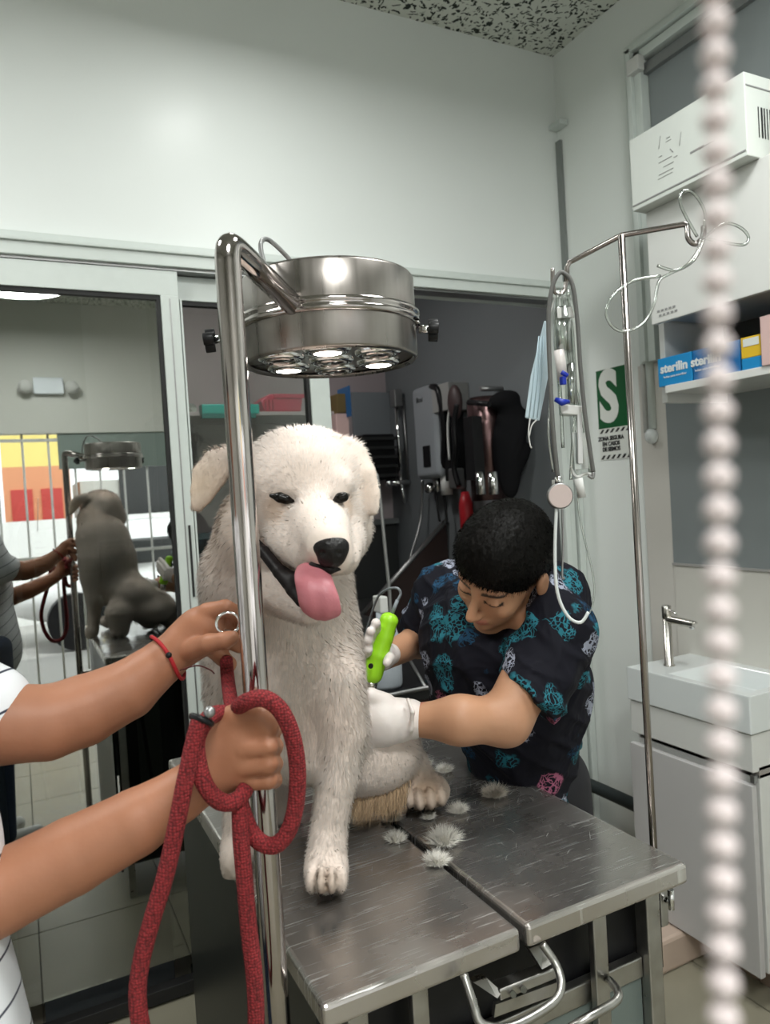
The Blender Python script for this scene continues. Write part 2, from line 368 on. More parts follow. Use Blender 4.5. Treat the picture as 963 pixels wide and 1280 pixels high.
def text(s, size, M, m, parent, name='lettering', extrude=0.0006, bold=0.0, align='CENTER', sx=1.0, kind=None):
    cu = bpy.data.curves.new('t', 'FONT'); cu.body = s; cu.size = size; cu.extrude = extrude; cu.offset = bold
    cu.align_x = align; cu.align_y = 'CENTER'; cu.space_line = 0.95; cu.resolution_u = 4
    o = bpy.data.objects.new('t', cu); COL.objects.link(o)
    dg = bpy.context.evaluated_depsgraph_get(); me = bpy.data.meshes.new_from_object(o.evaluated_get(dg))
    bpy.data.objects.remove(o); me.name = name
    me.transform(Matrix.Translation(-parent_world(parent)) @ M @ Matrix.Diagonal((sx, 1, 1, 1)))
    me.materials.clear(); me.materials.append(m)
    q = bpy.data.objects.new(name, me); COL.objects.link(q); q.parent = parent
    return q

# ------------------------------------------------------------------ smooth bodies (distance field -> one continuous surface)
class Body:
    def __init__(s, k=0.02): s.p = []; s.k = k; s.paint = []
    def poly(s, pts, rs, k=None, op=1):
        s.p.append(('p', np.array([list(q) for q in pts], float), np.array(rs, float), s.k if k is None else k, op)); return s
    def cone(s, a, ra, b, rb, k=None, op=1):
        s.p.append(('c', np.array(a, float), float(ra), np.array(b, float), float(rb), s.k if k is None else k, op)); return s
    def chain(s, pts, k=None, op=1):
        """(px, py, depth, radius_px) ..."""
        w = [(at(*p[:3]), rad(p[3], p[2])) for p in pts]
        return s.poly([a for a, _ in w], [r for _, r in w], k, op)
    def ell(s, c, r, axes, k=None, op=1):
        s.p.append(('e', np.array(c, float), np.array(r, float), np.array([list(v) for v in axes], float), s.k if k is None else k, op)); return s
    def blob(s, px, py, d, rx, ry, rz, rot=0, k=None, op=1):
        """ellipsoid seen at (px,py): half sizes in image px across, up, and in depth; rot turns it in the picture"""
        c, sn = math.cos(R(rot)), math.sin(R(rot))
        return s.ell(at(px, py, d), [rad(q, d) for q in (rx, ry, rz)], (CR*c+CU*sn, CU*c-CR*sn, -fw), k, op)
    def field(s, h, pad=0.02):
        lo = np.full(3, 1e9); hi = -lo
        for q in s.p:
            if q[-1] < 0: continue
            if q[0] == 'p': lo = np.minimum(lo, (q[1]-q[2][:, None]).min(0)); hi = np.maximum(hi, (q[1]+q[2][:, None]).max(0))
            elif q[0] == 'c':
                for c, r in ((q[1], q[2]), (q[3], q[4])): lo = np.minimum(lo, c-r); hi = np.maximum(hi, c+r)
            else:
                ex = np.sqrt(((q[3]*q[2][:, None])**2).sum(0)); lo = np.minimum(lo, q[1]-ex); hi = np.maximum(hi, q[1]+ex)
        lo -= pad; hi += pad; n = np.ceil((hi-lo)/h).astype(int)+1
        Fd = np.full(n, 1.0, np.float32); ax = [lo[i]+h*np.arange(n[i]) for i in range(3)]
        for q in s.p:
            k, op = q[-2], q[-1]; mg = max(0.02, k*1.3)
            if q[0] == 'p': a = (q[1]-q[2][:, None]).min(0); b = (q[1]+q[2][:, None]).max(0)
            elif q[0] == 'c': a = np.minimum(q[1]-q[2], q[3]-q[4]); b = np.maximum(q[1]+q[2], q[3]+q[4])
            else: ex = np.sqrt(((q[3]*q[2][:, None])**2).sum(0)); a = q[1]-ex; b = q[1]+ex
            i0 = np.clip(((a-mg-lo)/h).astype(int), 0, n); i1 = np.clip(((b+mg-lo)/h).astype(int)+2, 0, n)
            if (i1 <= i0).any(): continue
            sl = tuple(slice(i0[i], i1[i]) for i in range(3))
            X = ax[0][sl[0]][:, None, None]; Y = ax[1][sl[1]][None, :, None]; Z = ax[2][sl[2]][None, None, :]
            if q[0] == 'p':
                D = None
                for i in range(len(q[1])-1):
                    p0, p1 = q[1][i], q[1][i+1]; ba = p1-p0; L2 = max((ba**2).sum(), 1e-12); dx, dy, dz = X-p0[0], Y-p0[1], Z-p0[2]
                    t = np.clip((dx*ba[0]+dy*ba[1]+dz*ba[2])/L2, 0, 1)
                    E = np.sqrt((dx-t*ba[0])**2+(dy-t*ba[1])**2+(dz-t*ba[2])**2) - (q[2][i]+(q[2][i+1]-q[2][i])*t)
                    if D is None: D = E
                    else: hh = np.clip(.5+.5*(D-E)/.003, 0, 1); D = E*hh+D*(1-hh)-.003*hh*(1-hh)
            elif q[0] == 'c':
                ba = q[3]-q[1]; L2 = max((ba**2).sum(), 1e-12); dx, dy, dz = X-q[1][0], Y-q[1][1], Z-q[1][2]
                t = np.clip((dx*ba[0]+dy*ba[1]+dz*ba[2])/L2, 0, 1)
                D = np.sqrt((dx-t*ba[0])**2+(dy-t*ba[1])**2+(dz-t*ba[2])**2) - (q[2]+(q[4]-q[2])*t)
            else:
                dx, dy, dz = X-q[1][0], Y-q[1][1], Z-q[1][2]; k0 = 0; k1 = 0
                for i in range(3):
                    u = dx*q[3][i][0]+dy*q[3][i][1]+dz*q[3][i][2]; k0 = k0+(u/q[2][i])**2; k1 = k1+(u/q[2][i]**2)**2
                k0 = np.sqrt(k0); D = k0*(k0-1)/np.maximum(np.sqrt(k1), 1e-6)
            A = Fd[sl]; D = D.astype(np.float32); kk = max(k, 1e-5)
            if op > 0: hh = np.clip(0.5+0.5*(D-A)/kk, 0, 1); Fd[sl] = D*(1-hh)+A*hh-kk*hh*(1-hh)
            else:
                D = -D; hh = np.clip(0.5-0.5*(D-A)/kk, 0, 1); Fd[sl] = D*(1-hh)+A*hh+kk*hh*(1-hh)
        return Fd, lo, h
    def mesh(s, h, cut=None):
        Fd, lo, h = s.field(h)
        if cut is not None:
            n = Fd.shape; X, Y, Z = np.meshgrid(*[lo[i]+h*np.arange(n[i]) for i in range(3)], indexing='ij', sparse=True)
            Fd = cut(Fd, X, Y, Z)
        return surface_nets(Fd, lo, h)
def surface_nets(Fd, lo, h):
    S = Fd < 0; nx, ny, nz = Fd.shape
    cnt = np.zeros((nx-1, ny-1, nz-1), np.int8)
    for a in (0, 1):
        for b in (0, 1):
            for c in (0, 1): cnt += S[a:nx-1+a, b:ny-1+b, c:nz-1+c]
    act = (cnt > 0) & (cnt < 8); I, J, K = np.nonzero(act); idx = np.full(act.shape, -1, np.int32); idx[I, J, K] = np.arange(len(I))
    P = np.zeros((len(I), 3)); C = np.zeros(len(I)); cor = [(a, b, c) for a in (0, 1) for b in (0, 1) for c in (0, 1)]
    for p in cor:
        for ax in range(3):
            if p[ax] == 0:
                q = list(p); q[ax] = 1
                fa = Fd[I+p[0], J+p[1], K+p[2]]; fb = Fd[I+q[0], J+q[1], K+q[2]]; m = (fa < 0) != (fb < 0)
                t = np.where(m, fa/np.where(m, fa-fb, 1), 0); o = np.array(p, float)[None].repeat(len(I), 0); o[:, ax] = t
                P[m] += o[m]; C[m] += 1
    V = (P/C[:, None] + np.stack([I, J, K], 1))*h + lo
    Q = []
    for ax in range(3):
        b, c = (ax+1) % 3, (ax+2) % 3
        s0 = [slice(None)]*3; s1 = [slice(None)]*3; s0[ax] = slice(0, -1); s1[ax] = slice(1, None)
        A, B = S[tuple(s0)], S[tuple(s1)]
        e = np.stack(np.nonzero(A != B), 1); sh = act.shape
        ok = (e[:, b] > 0) & (e[:, c] > 0) & (e[:, b] < sh[b]) & (e[:, c] < sh[c]); e = e[ok]
        fl = A[e[:, 0], e[:, 1], e[:, 2]]; quad = []
        for db, dc in ((-1, -1), (0, -1), (0, 0), (-1, 0)):
            g = e.copy(); g[:, b] += db; g[:, c] += dc; quad.append(idx[g[:, 0], g[:, 1], g[:, 2]])
        q = np.stack(quad, 1); q[~fl] = q[~fl][:, ::-1]; Q.append(q)
    return V, np.concatenate(Q)
def link_mesh(name, V, Q, m, parent, smooth=2, cols=None, origin=None):
    base = parent_world(parent) if parent is not None else Vector(origin or (0, 0, 0))
    me = bpy.data.meshes.new(name); me.vertices.add(len(V)); me.vertices.foreach_set('co', (V-np.array(base)).astype(np.float32).ravel())
    n = len(Q); me.loops.add(n*4); me.loops.foreach_set('vertex_index', Q.ravel().astype(np.int32)); me.polygons.add(n)
    me.polygons.foreach_set('loop_start', np.arange(0, n*4, 4, dtype=np.int32))
    me.polygons.foreach_set('use_smooth', np.ones(n, bool)); me.update(calc_edges=True); me.validate()
    if cols is not None:
        ca = me.color_attributes.new('Col', 'FLOAT_COLOR', 'POINT'); ca.data.foreach_set('color', np.concatenate([cols, np.ones((len(V), 1))], 1).astype(np.float32).ravel())
    me.materials.append(m); o = bpy.data.objects.new(name, me); COL.objects.link(o)
    if parent is not None: o.parent = parent
    else: o.location = base
    if smooth:
        md = o.modifiers.new('smooth', 'SMOOTH'); md.iterations = smooth; md.factor = 0.5
    return o
def relax(V, Q, it=2):
    """Laplacian smoothing done here, so that normals and hairs follow the final surface"""
    e = np.concatenate([Q[:, [0, 1]], Q[:, [1, 2]], Q[:, [2, 3]], Q[:, [3, 0]]]); n = len(V)
    dg = np.bincount(e[:, 0], minlength=n)+np.bincount(e[:, 1], minlength=n)
    for _ in range(it):
        A = np.stack([np.bincount(e[:, 0], V[e[:, 1], i], n)+np.bincount(e[:, 1], V[e[:, 0], i], n) for i in range(3)], 1)
        V = V*0.45+0.55*A/np.maximum(dg, 1)[:, None]
    return V
def normals(V, Q):
    fn = np.cross(V[Q[:, 2]]-V[Q[:, 0]], V[Q[:, 3]]-V[Q[:, 1]]); N = np.zeros_like(V)
    for i in range(4):
        for a in range(3): N[:, a] += np.bincount(Q[:, i], fn[:, a], len(V))
    return N/np.maximum(np.linalg.norm(N, axis=1), 1e-12)[:, None]
def colour(V, base, spots):
    """spots: (centre, radius, colour, softness)"""
    C = np.tile(np.array(base, float), (len(V), 1))
    for c, r, col, soft in spots:
        d = np.linalg.norm(V-np.array(c), axis=1); w = np.clip((r-d)/max(r*soft, 1e-6), 0, 1)[:, None]; C = C*(1-w)+np.array(col)*w
    return C
def hairs(name, P, N, D, Ln, width, cols, m, parent, kind='stuff'):
    """thin bent blades: roots P, shading normals N, direction D, lengths Ln"""
    n = len(P); side = np.cross(D, N); bad = np.linalg.norm(side, axis=1) < 1e-3; side[bad] = (1, 0, 0)
    rr = rng.normal(size=(n, 3)); side = side/np.linalg.norm(side, axis=1)[:, None]+rr*0.5; side /= np.linalg.norm(side, axis=1)[:, None]
    mid = P+(N*0.35+D*0.65)*(Ln*0.5)[:, None]; tip = mid+(D*0.95+rr*0.08)*(Ln*0.5)[:, None]
    w = (side*width/2)
    V = np.stack([P-w, P+w, mid+w*0.8, mid-w*0.8, tip], 1).reshape(-1, 3)
    k = np.arange(n)*5; base = parent_world(parent) if parent is not None else Vector((0, 0, 0))
    me = bpy.data.meshes.new(name); me.vertices.add(n*5); me.vertices.foreach_set('co', (V-np.array(base)).astype(np.float32).ravel())
    loops = np.stack([k, k+1, k+2, k+3, k+3, k+2, k+4], 1).astype(np.int32); me.loops.add(n*7); me.loops.foreach_set('vertex_index', loops.ravel())
    me.polygons.add(n*2); st = np.stack([np.arange(n)*7, np.arange(n)*7+4], 1).ravel().astype(np.int32); me.polygons.foreach_set('loop_start', st)
    me.polygons.foreach_set('use_smooth', np.ones(n*2, bool)); me.update(calc_edges=True)
    ca = me.color_attributes.new('Col', 'FLOAT_COLOR', 'POINT')
    ca.data.foreach_set('color', np.concatenate([np.repeat(cols, 5, 0), np.ones((n*5, 1))], 1).astype(np.float32).ravel())
    NN = N*0.9+D*0.1; NN /= np.linalg.norm(NN, axis=1)[:, None]
    me.normals_split_custom_set_from_vertices(np.repeat(NN, 5, 0).tolist())
    me.materials.append(m); o = bpy.data.objects.new(name, me); COL.objects.link(o)
    if parent is not None: o.parent = parent
    if kind: o['kind'] = kind
    return o

# ================================================================== THE SETTING
XR, YB, ZC = 2.035, 2.30, 3.2          # right wall, wall with the sliding doors, ceiling
XL, YF = -2.3, -1.9                  # left wall, street side
def st(o): o['kind'] = 'structure'; return o
st(MB().box((XL-.1, YF-.1, -.06), (XR+.1, 4.1, -.008)).build('floor', mat('floor_grout', (0.2, 0.19, 0.16), 0.8)))
floor = bpy.data.objects['floor']
tile_me = None
for i in range(-5, 5):
    for j in range(-4, 9):
        c = Vector((i*.45+.2, j*.45+.1, 0))
        if not (XL < c.x-.05 and c.x < XR+.05 and YF < c.y < 4.0): continue
        if tile_me is None:
            o = MB().box((-.2225, -.2225, -.008), (.2225, .2225, 0)).build('tile', TILE, bevel=.002, segs=1); tile_me = o.data
        else:
            o = bpy.data.objects.new('tile', tile_me); COL.objects.link(o)
        o.parent = floor; o.location = c
st(MB().box((XL-.1, YF-.1, ZC), (XR+.1, 4.1, ZC+.08)).build('ceiling', CEILM))
st(MB().box((XR, YF-.1, -.02), (XR+.12, YB+.12, ZC)).build('wall_right', RIGHT_WALL))
st(MB().box((XL-.12, YF-.1, -.02), (XL, 4.1, ZC)).build('wall_left', FRONT_WALL))
st(MB().box((XL, YB+.02, 2.285), (XR, YB+.12, ZC)).build('wall_back', WHITE_WALL))
# street side: wall around a wide shop opening
OX0, OX1, OZ = -1.35, 1.45, 2.15
m = MB().box((XL, YF-.12, 0), (OX0, YF, ZC)).box((OX1, YF-.12, 0), (XR, YF, ZC)).box((OX0, YF-.12, OZ), (OX1, YF, ZC))
st(m.build('wall_front', FRONT_WALL))
# room behind the glass doors
st(MB().box((XL, 3.95, -.02), (XR+.1, 4.08, ZC)).build('wall_inner_back', PINK_WALL))
st(MB().box((XR, YB+.12, -.02), (XR+.12, 4.1, ZC)).build('wall_inner_right', GREY_WALL))
g = MB().box((XL, 3.9, 1.2), (.35, 3.955, ZC)).build('trim_9', mat('inner_dark_cladding', (.1, .1, .1), .6)); st(g)

# sliding door rail: ribs and lips of white aluminium
m = MB().box((XL, YB-.025, 2.225), (XR-.02, YB+.12, 2.262)).box((XL, YB-.035, 2.262), (XR-.02, YB+.02, 2.272)).box((XL, YB-.02, 2.272), (XR-.02, YB+.02, 2.292))
st(m.build('trim_1', ALU, bevel=.002))
st(MB().box((XL, YB-.012, 2.217), (XR-.09, YB+.05, 2.225)).build('trim_2', DULL))
# jamb in the corner: stepped white profile with dark grooves
m = MB().box((1.938, YB-.02, 0), (1.963, YB+.02, 2.225)).box((1.971, YB-.01, 0), (1.996, YB+.02, 2.225)).box((2.004, YB-.02, 0), (XR-.003, YB+.02, 2.225))
st(m.build('trim_3', ALU, bevel=.002))
st(MB().box((1.963, YB, 0), (1.971, YB+.018, 2.22)).box((1.996, YB, 0), (2.004, YB+.018, 2.22)).build('trim_4', SEAL))
# gap and little bracket high in the corner
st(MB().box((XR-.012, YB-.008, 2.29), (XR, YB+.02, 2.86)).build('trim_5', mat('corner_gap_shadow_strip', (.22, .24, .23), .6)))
tag(MB().box((XR-.045, YB-.05, 2.90), (XR-.002, YB+.018, 2.918)).build('corner_bracket', ALU, bevel=.003), 'small white bracket high in the room corner', 'bracket')

# glass doors
def door(name, x0, x1, y, gm, stile_left, stile_right, top=2.215, sl=.055, sr=.055, lab=True):
    d = empty(name, (x0, y, 0), None, None); st(d)
    MB().box((x0, y-.012, top-.075), (x1, y+.025, top)).build('top_rail', ALU, d, bevel=.002)
    MB().box((x0, y-.006, top-.088), (x1, y+.018, top-.075)).build('top_seal', SEAL, d)
    MB().box((x0, y-.012, 0.01), (x1, y+.025, .05)).build('bottom_rail', SEAL, d, bevel=.002)
    if stile_left:
        MB().box((x0, y-.015, .03), (x0+sl, y+.028, top-.075)).build('stile', ALU, d, bevel=.002)
        MB().box((x0+sl, y-.008, .12), (x0+sl+.009, y+.02, top-.088)).build('seal', SEAL, d)
    if stile_right:
        MB().box((x1-sr, y-.015, .03), (x1, y+.028, top-.075)).build('stile', ALU, d, bevel=.002)
        MB().box((x1-sr-.011, y-.008, .12), (x1-sr, y+.02, top-.088)).build('seal', SEAL, d)
    a = x0+(sl if stile_left else 0); b = x1-(sr if stile_right else 0)
    MB().box((a, y+.003, .12), (b, y+.009, top-.088)).build('pane', gm, d)
    return d
d1 = door('door_1', -1.05, .487, YB, GLASS, True, True)
st(bpy.data.objects['door_1'])
MB().box((.457, YB-.0165, .05), (.4605, YB-.013, 2.13)).build('groove', DULL, d1)
MB().box((.489, YB-.018, .05), (.494, YB+.0, 2.13)).build('edge_bead', ALU, d1)
h_ = MB().box((.468, YB-.02, 1.22), (.474, YB-.014, 1.44)).build('lock_slot', SEAL, d1)
door('door_2', .40, .985, YB+.045, GLASS2, False, True, sr=.07)
d3 = door('door_3', XL, -1.04, YB+.045, GLASS, True, True)

# right wall: grey window with white frame, lower splash zone, conduit
def wallpt(px, py, x=XR): return on(0, x, px, py)
gy = wallpt(834, 475).y
w = empty('window_1', (XR, 1.2, 1.2), None, None); st(w)
MB().box((XR-.012, .4, 1.20), (XR, gy, 2.92)).build('pane', mat('frosted_grey_pane', (.24, .265, .27), .35), w)
MB().box((XR-.045, gy+.005, 1.9), (XR, gy+.035, 2.95)).box((XR-.06, gy+.035, 1.9), (XR, gy+.055, 2.97)).box((XR-.035, gy+.06, 1.9), (XR, gy+.085, 2.99)).build('frame_post', ALU, w, bevel=.002)
MB().box((XR-.045, .4, 2.92), (XR, gy+.035, 2.95)).box((XR-.06, .4, 2.955), (XR, gy+.055, 2.975)).box((XR-.035, .4, 2.98), (XR, gy+.085, 3.0)).build('frame_head', ALU, w, bevel=.002)
MB().box((XR-.07, gy-.01, 2.875), (XR-.04, gy+.045, 2.925)).build('corner_joint', PLASW, w, bevel=.003)
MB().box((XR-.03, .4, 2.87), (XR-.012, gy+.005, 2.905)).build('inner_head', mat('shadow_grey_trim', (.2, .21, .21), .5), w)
st(MB().box((XR-.01, gy+.0, 0.7), (XR, gy+.12, 1.9)).build('trim_6', mat('cream_panel', (.6, .58, .54), .4), bevel=.002))
st(MB().box((XR-.014, .4, .7), (XR, gy, 1.195)).build('trim_7', mat('cream_splashback', (.6, .585, .54), .3), bevel=.002))
st(MB().box((XR-.02, .4, 1.193), (XR-.008, gy, 1.2)).build('trim_8', mat('panel_edge_strip', (.35, .34, .33), .5)))
cy = wallpt(803, 400).y
c = empty('wall_conduit', (XR, cy, 1.62), 'white vertical cable conduit ending in a round cap, beside the wall cabinet', 'conduit')
MB().tube([(XR-.018, cy-.04, 1.67), (XR-.018, cy-.04, 2.4)], .014, 12).build('pipe', ALU, c)
MB().tube([(XR-.012, cy-.005, 1.66), (XR-.012, cy-.005, 2.4)], .01, 12).build('pipe', PLASW, c)
MB().sphere((XR-.02, cy-.035, 1.645), (.024, .024, .028)).build('round_cap', PORC, c)

# skirting behind the vanity
b = empty('baseboard_right', (XR, 1.0, 0), None, None); st(b)
for k in range(6):
    y0 = .3+k*.23
    MB().box((1.86, y0, 0), (XR, y0+.226, .2)).build('tile', mat('brownish_wall_tile', (.26, .19, .15), .35, noise=(6, .15)), b, bevel=.003)
p = wallpt(845, 1228, 1.62)
bt = MB().box((1.62, 1.61, 0), (XR-.005, 2.1, .104)).build('tiled_plinth', SKIRT, None, bevel=.012)
tag(bt, 'pinkish beige tiled plinth block on the floor behind the steel table', 'plinth')

# sign
sg0, sg1 = wallpt(729, 467), wallpt(785, 453)
yA, yB_ = 2.17, wallpt(788, 500).y; zt, zb, zm = wallpt(786, 454).z, wallpt(791, 572).z, wallpt(789, 531).z
s = empty('safety_sign', (XR, (yA+yB_)/2, zb), 'green and white earthquake safe zone sign with big S on wall', 'sign')
Msign = lambda y, z, d=.004: axis_M((XR-d, y, z), (-1, 0, 0), (0, -1, 0))
MB().box((XR-.003, yB_, zb), (XR, yA, zt)).build('board', mat('sign_white', (.72, .74, .7), .4), s)
MB().box((XR-.0036, yB_+.003, zm), (XR-.002, yA, zt-.002)).build('green_field', mat('sign_green', (.008, .09, .028), .4), s)
text('S', .262, Msign(wallpt(762, 498).y, (zt+zm)/2-.002), mat('sign_white', (.72, .74, .7), .4), s, 'letter', .001, bold=.011, sx=.8)
for j, (za, zb_) in enumerate(((zm-.004, zm-.018), (zb+.018, zb+.003))):
    for k in range(9):
        y = yA-.004-k*.027
        if y-.012 > yB_+.012: MB().prism([(XR-.004, y, zb_), (XR-.004, y-.012, zb_), (XR-.004, y-.026, za), (XR-.004, y-.014, za)], (.0015, 0, 0)).build('stripe', INKB, s)
for k in range(3): MB().prism([(XR-.004, yB_+.003, zb+.035+k*.035), (XR-.004, yB_+.014, zb+.035+k*.035), (XR-.004, yB_+.014, zb+.055+k*.035), (XR-.004, yB_+.003, zb+.05+k*.035)], (.0015, 0, 0)).build('stripe', INKB, s)
text('ZONA SEGURA\nEN CASOS\nDE SISMOS', .0215, Msign(wallpt(765, 551).y, (zm+zb)/2), INKB, s, 'lettering', .0006, bold=.001, sx=.9)

# ------------------------------------------------------------------ wall cabinet and boxes
XC = 1.70; cy1 = 1.576
cab = empty('wall_cabinet', (XR, 1.1, 1.72), 'white wall cabinet with open shelf below its door', 'cabinet')
MB().box((XC, .55, 1.945), (XC+.018, cy1, 2.272)).build('door', WHITE, cab, bevel=.002)
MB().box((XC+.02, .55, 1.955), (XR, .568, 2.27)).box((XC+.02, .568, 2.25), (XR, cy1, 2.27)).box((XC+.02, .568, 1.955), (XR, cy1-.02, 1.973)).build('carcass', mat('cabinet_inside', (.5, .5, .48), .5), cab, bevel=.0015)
MB().box((1.76, cy1+.01, 1.72), (XR, cy1+.03, 2.25)).build('side_panel', WHITE, cab, bevel=.0015)
SHZ = on(0, XC+.02, 880, 472).z
MB().box((XC+.03, .55, SHZ-.022), (XR, cy1-.01, SHZ)).build('shelf', WHITE, cab, bevel=.0015)
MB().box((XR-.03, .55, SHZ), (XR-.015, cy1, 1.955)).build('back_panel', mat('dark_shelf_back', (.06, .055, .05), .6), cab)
lab = empty_lab = None
for r in range(2):
    for k in range(5):
        yy = cy1-.03-k*.014+ (0 if r else .006); zz = 1.975-.013*r+.0*k
        MB().box((XC-.0012, yy-.009, zz), (XC, yy, zz+.006)).build('printed_mark', INK, cab)
# blue boxes
def carton(name, y0, y1, z, h, x0, x1, m, label, group=None, rot=0, cat='box'):
    c = empty(name, ((x0+x1)/2, (y0+y1)/2, z), label, cat, group)
    MB().box((x0, y0, z), (x1, y1, z+h)).build('carton', m, c, bevel=.0015); return c
SX = XC+.035
q0, q1, q2 = on(0, SX, 823, 465), on(0, SX, 866, 460), on(0, SX, 905, 455)
c = carton('supply_box', q1.y+.002, q0.y, SHZ, .083, SX, SX+.12, BLUEBOX, 'blue pouch box at the far end of the cabinet shelf, closest to the conduit')
Mb = lambda y, z, x=SX: axis_M((x-.0008, y, z), (-1, 0, 0), (0, -1, 0))
text('sterilin', .036, Mb((q0.y+q1.y)/2+.003, SHZ+.05), PORC, c, 'lettering', .0005, bold=.0012)
text('bolsas para esterilizar', .0095, Mb((q0.y+q1.y)/2, SHZ+.026), PORC, c, 'small_print', .0004)
c = carton('supply_box', q2.y-.05, q1.y-.002, SHZ, .083, SX, SX+.12, mat('deep_blue_carton', (.008, .12, .33), .4), 'second darker blue pouch box on the shelf, partly behind the bead chain')
text('sterilin', .036, Mb(q1.y-.045, SHZ+.05), PORC, c, 'lettering', .0005, bold=.0012)
text('bolsas para esterilizar', .0095, Mb(q1.y-.05, SHZ+.026), PORC, c, 'small_print', .0004)
c = carton('supply_box', q2.y-.115, q2.y-.055, SHZ, .03, SX, SX+.1, BLUEBOX, 'thin blue box lying under the small yellow box on the shelf')
c = carton('glove_box', q2.y-.115, q2.y-.055, SHZ+.03, .055, SX, SX+.1, YELLOWBOX, 'small yellow box with a white band on the cabinet shelf')
MB().box((SX-.001, q2.y-.108, SHZ+.06), (SX, q2.y-.062, SHZ+.08)).build('white_band', CARDW, c)
c = carton('tissue_box', q2.y-.36, q2.y-.12, SHZ, .125, SX-.01, SX+.13, PINKBOX, 'pale pink box at the near end of the cabinet shelf')

# white shipping carton on top of the cabinet
bx0, by0, by1, bz = 1.655, 1.207, 1.583, 2.272
c = empty('shipping_carton', (1.8, 1.4, bz), 'long white carton with grey print lying on top of the wall cabinet', 'box')
MB().box((bx0, by0, bz), (bx0+.27, by1, bz+.203)).build('carton', CARDW, c, bevel=.002)
MB().box((bx0-.0015, by0+.004, bz+.012), (bx0, by1-.004, bz+.016)).build('flap_seam', INK, c)
MB().box((bx0+.004, by0-.0015, bz+.17), (bx0+.2, by0, bz+.173)).build('flap_seam', INK, c)
def Mc(px, py): q = on(0, bx0, px, py); return axis_M((bx0-.001, q.y, q.z), (-1, 0, 0), (0, -1, 0))
for (px, py, w_, h_) in ((833, 215, .05, .0015), (836, 206, .035, .0015), (832, 200, .045, .0015), (845, 196, .012, .0015), (826, 196, .012, .0015), (836, 176, .018, .0012), (836, 172, .012, .0012), (832, 220, .05, .001)):
    q = on(0, bx0, px, py); MB().box((bx0-.001, q.y-w_/2, q.z), (bx0, q.y+w_/2, q.z+h_)).build('printed_line', INK, c)
for k, (px, py) in enumerate(((872, 187), (884, 181))):
    q = on(0, bx0, px, py); MB().box((bx0-.001, q.y-.022, q.z-.002), (bx0, q.y+.022, q.z+.003-.002*k)).build('printed_line', INK, c)
for a, b_ in (((852, 165), (850, 182)), ((826, 170), (824, 186)), ((838, 186), (842, 190))):
    A, B = on(0, bx0, *a), on(0, bx0, *b_); MB().tube([(bx0-.0005, A.y, A.z), (bx0-.0005, B.y, B.z)], .0011, 4).build('printed_figure', INK, c)
for k in range(9):
    MB().box((bx0+.045+k*.011, by0-.001, bz+.05), (bx0+.045+k*.011+(.003, .006, .0045)[k % 3], by0, bz+.125)).build('bar', INKB, c)
c2 = empty('shipping_carton', (1.8, 1.07, bz), 'second white carton partly cut by the right edge of the picture, on the cabinet', 'box')
MB().box((bx0+.07, .8, bz), (bx0+.30, 1.17, bz+.12)).build('carton', CARDW, c2, bevel=.002)

# ------------------------------------------------------------------ vanity
vx, vy0, vy1, vz = 1.735, 1.338, 1.788, .892
v = empty('vanity_unit', (1.86, 1.56, .1), 'white wall-hung vanity cabinet under the washbasin', 'cabinet')
MB().box((vx+.006, vy0+.004, .68), (XR-.012, vy1-.004, .783)).build('upper_fascia', WHITE, v, bevel=.002)
MB().box((vx+.03, vy0+.004, .66), (XR-.012, vy1-.02, .69)).build('recess', mat('recess_grey', (.3, .28, .26), .6), v)
MB().box((vx+.03, vy0+.004, .115), (XR-.012, vy1-.01, .67)).build('carcass', WHITE, v, bevel=.002)
MB().box((vx, vy0+.006, .11), (vx+.02, vy1, .645)).build('door', mat('door_lacquer', (.5, .49, .49), .25), v, bevel=.002)
MB().box((vx+.006, vy0+.002, .652), (vx+.02, vy0+.015, .672)).build('bracket', DULL, v)
# washbasin: slab with a sunk bowl
t = empty('washbasin', (1.86, 1.56, .785), 'white rectangular washbasin on the vanity below the faucet', 'basin')
def basin():
    m = MB(); x0, x1, y0, y1, zb, zt = vx, XR-.012, vy0, vy1, .786, vz
    a = [(x0, y0), (x1, y0), (x1, y1), (x0, y1)]; i1 = [(x0+.03, y0+.03), (x1-.04, y0+.03), (x1-.04, y1-.15), (x0+.03, y1-.15)]
    i2 = [(x0+.05, y0+.06), (x1-.06, y0+.06), (x1-.06, y1-.19), (x0+.05, y1-.19)]
    V = [(x, y, zb) for x, y in a]+[(x, y, zt) for x, y in a]+[(x, y, zt) for x, y in i1]+[(x, y, zt-.055) for x, y in i2]
    Fs = [(0, 3, 2, 1)]+[(i, (i+1) % 4, 4+(i+1) % 4, 4+i) for i in range(4)]+[(4+i, 4+(i+1) % 4, 8+(i+1) % 4, 8+i) for i in range(4)]+[(8+i, 8+(i+1) % 4, 12+(i+1) % 4, 12+i) for i in range(4)]+[(12, 13, 14, 15)]
    return m.add(V, Fs)
basin().build('bowl', PORC, t, bevel=.004, segs=3)
MB().lathe([(.012, .0), (.012, .002), (.006, .003)], axis_M((vx+.11, 1.5, vz-.055), (0, 0, 1)), 20).build('drain', CHROME, t)
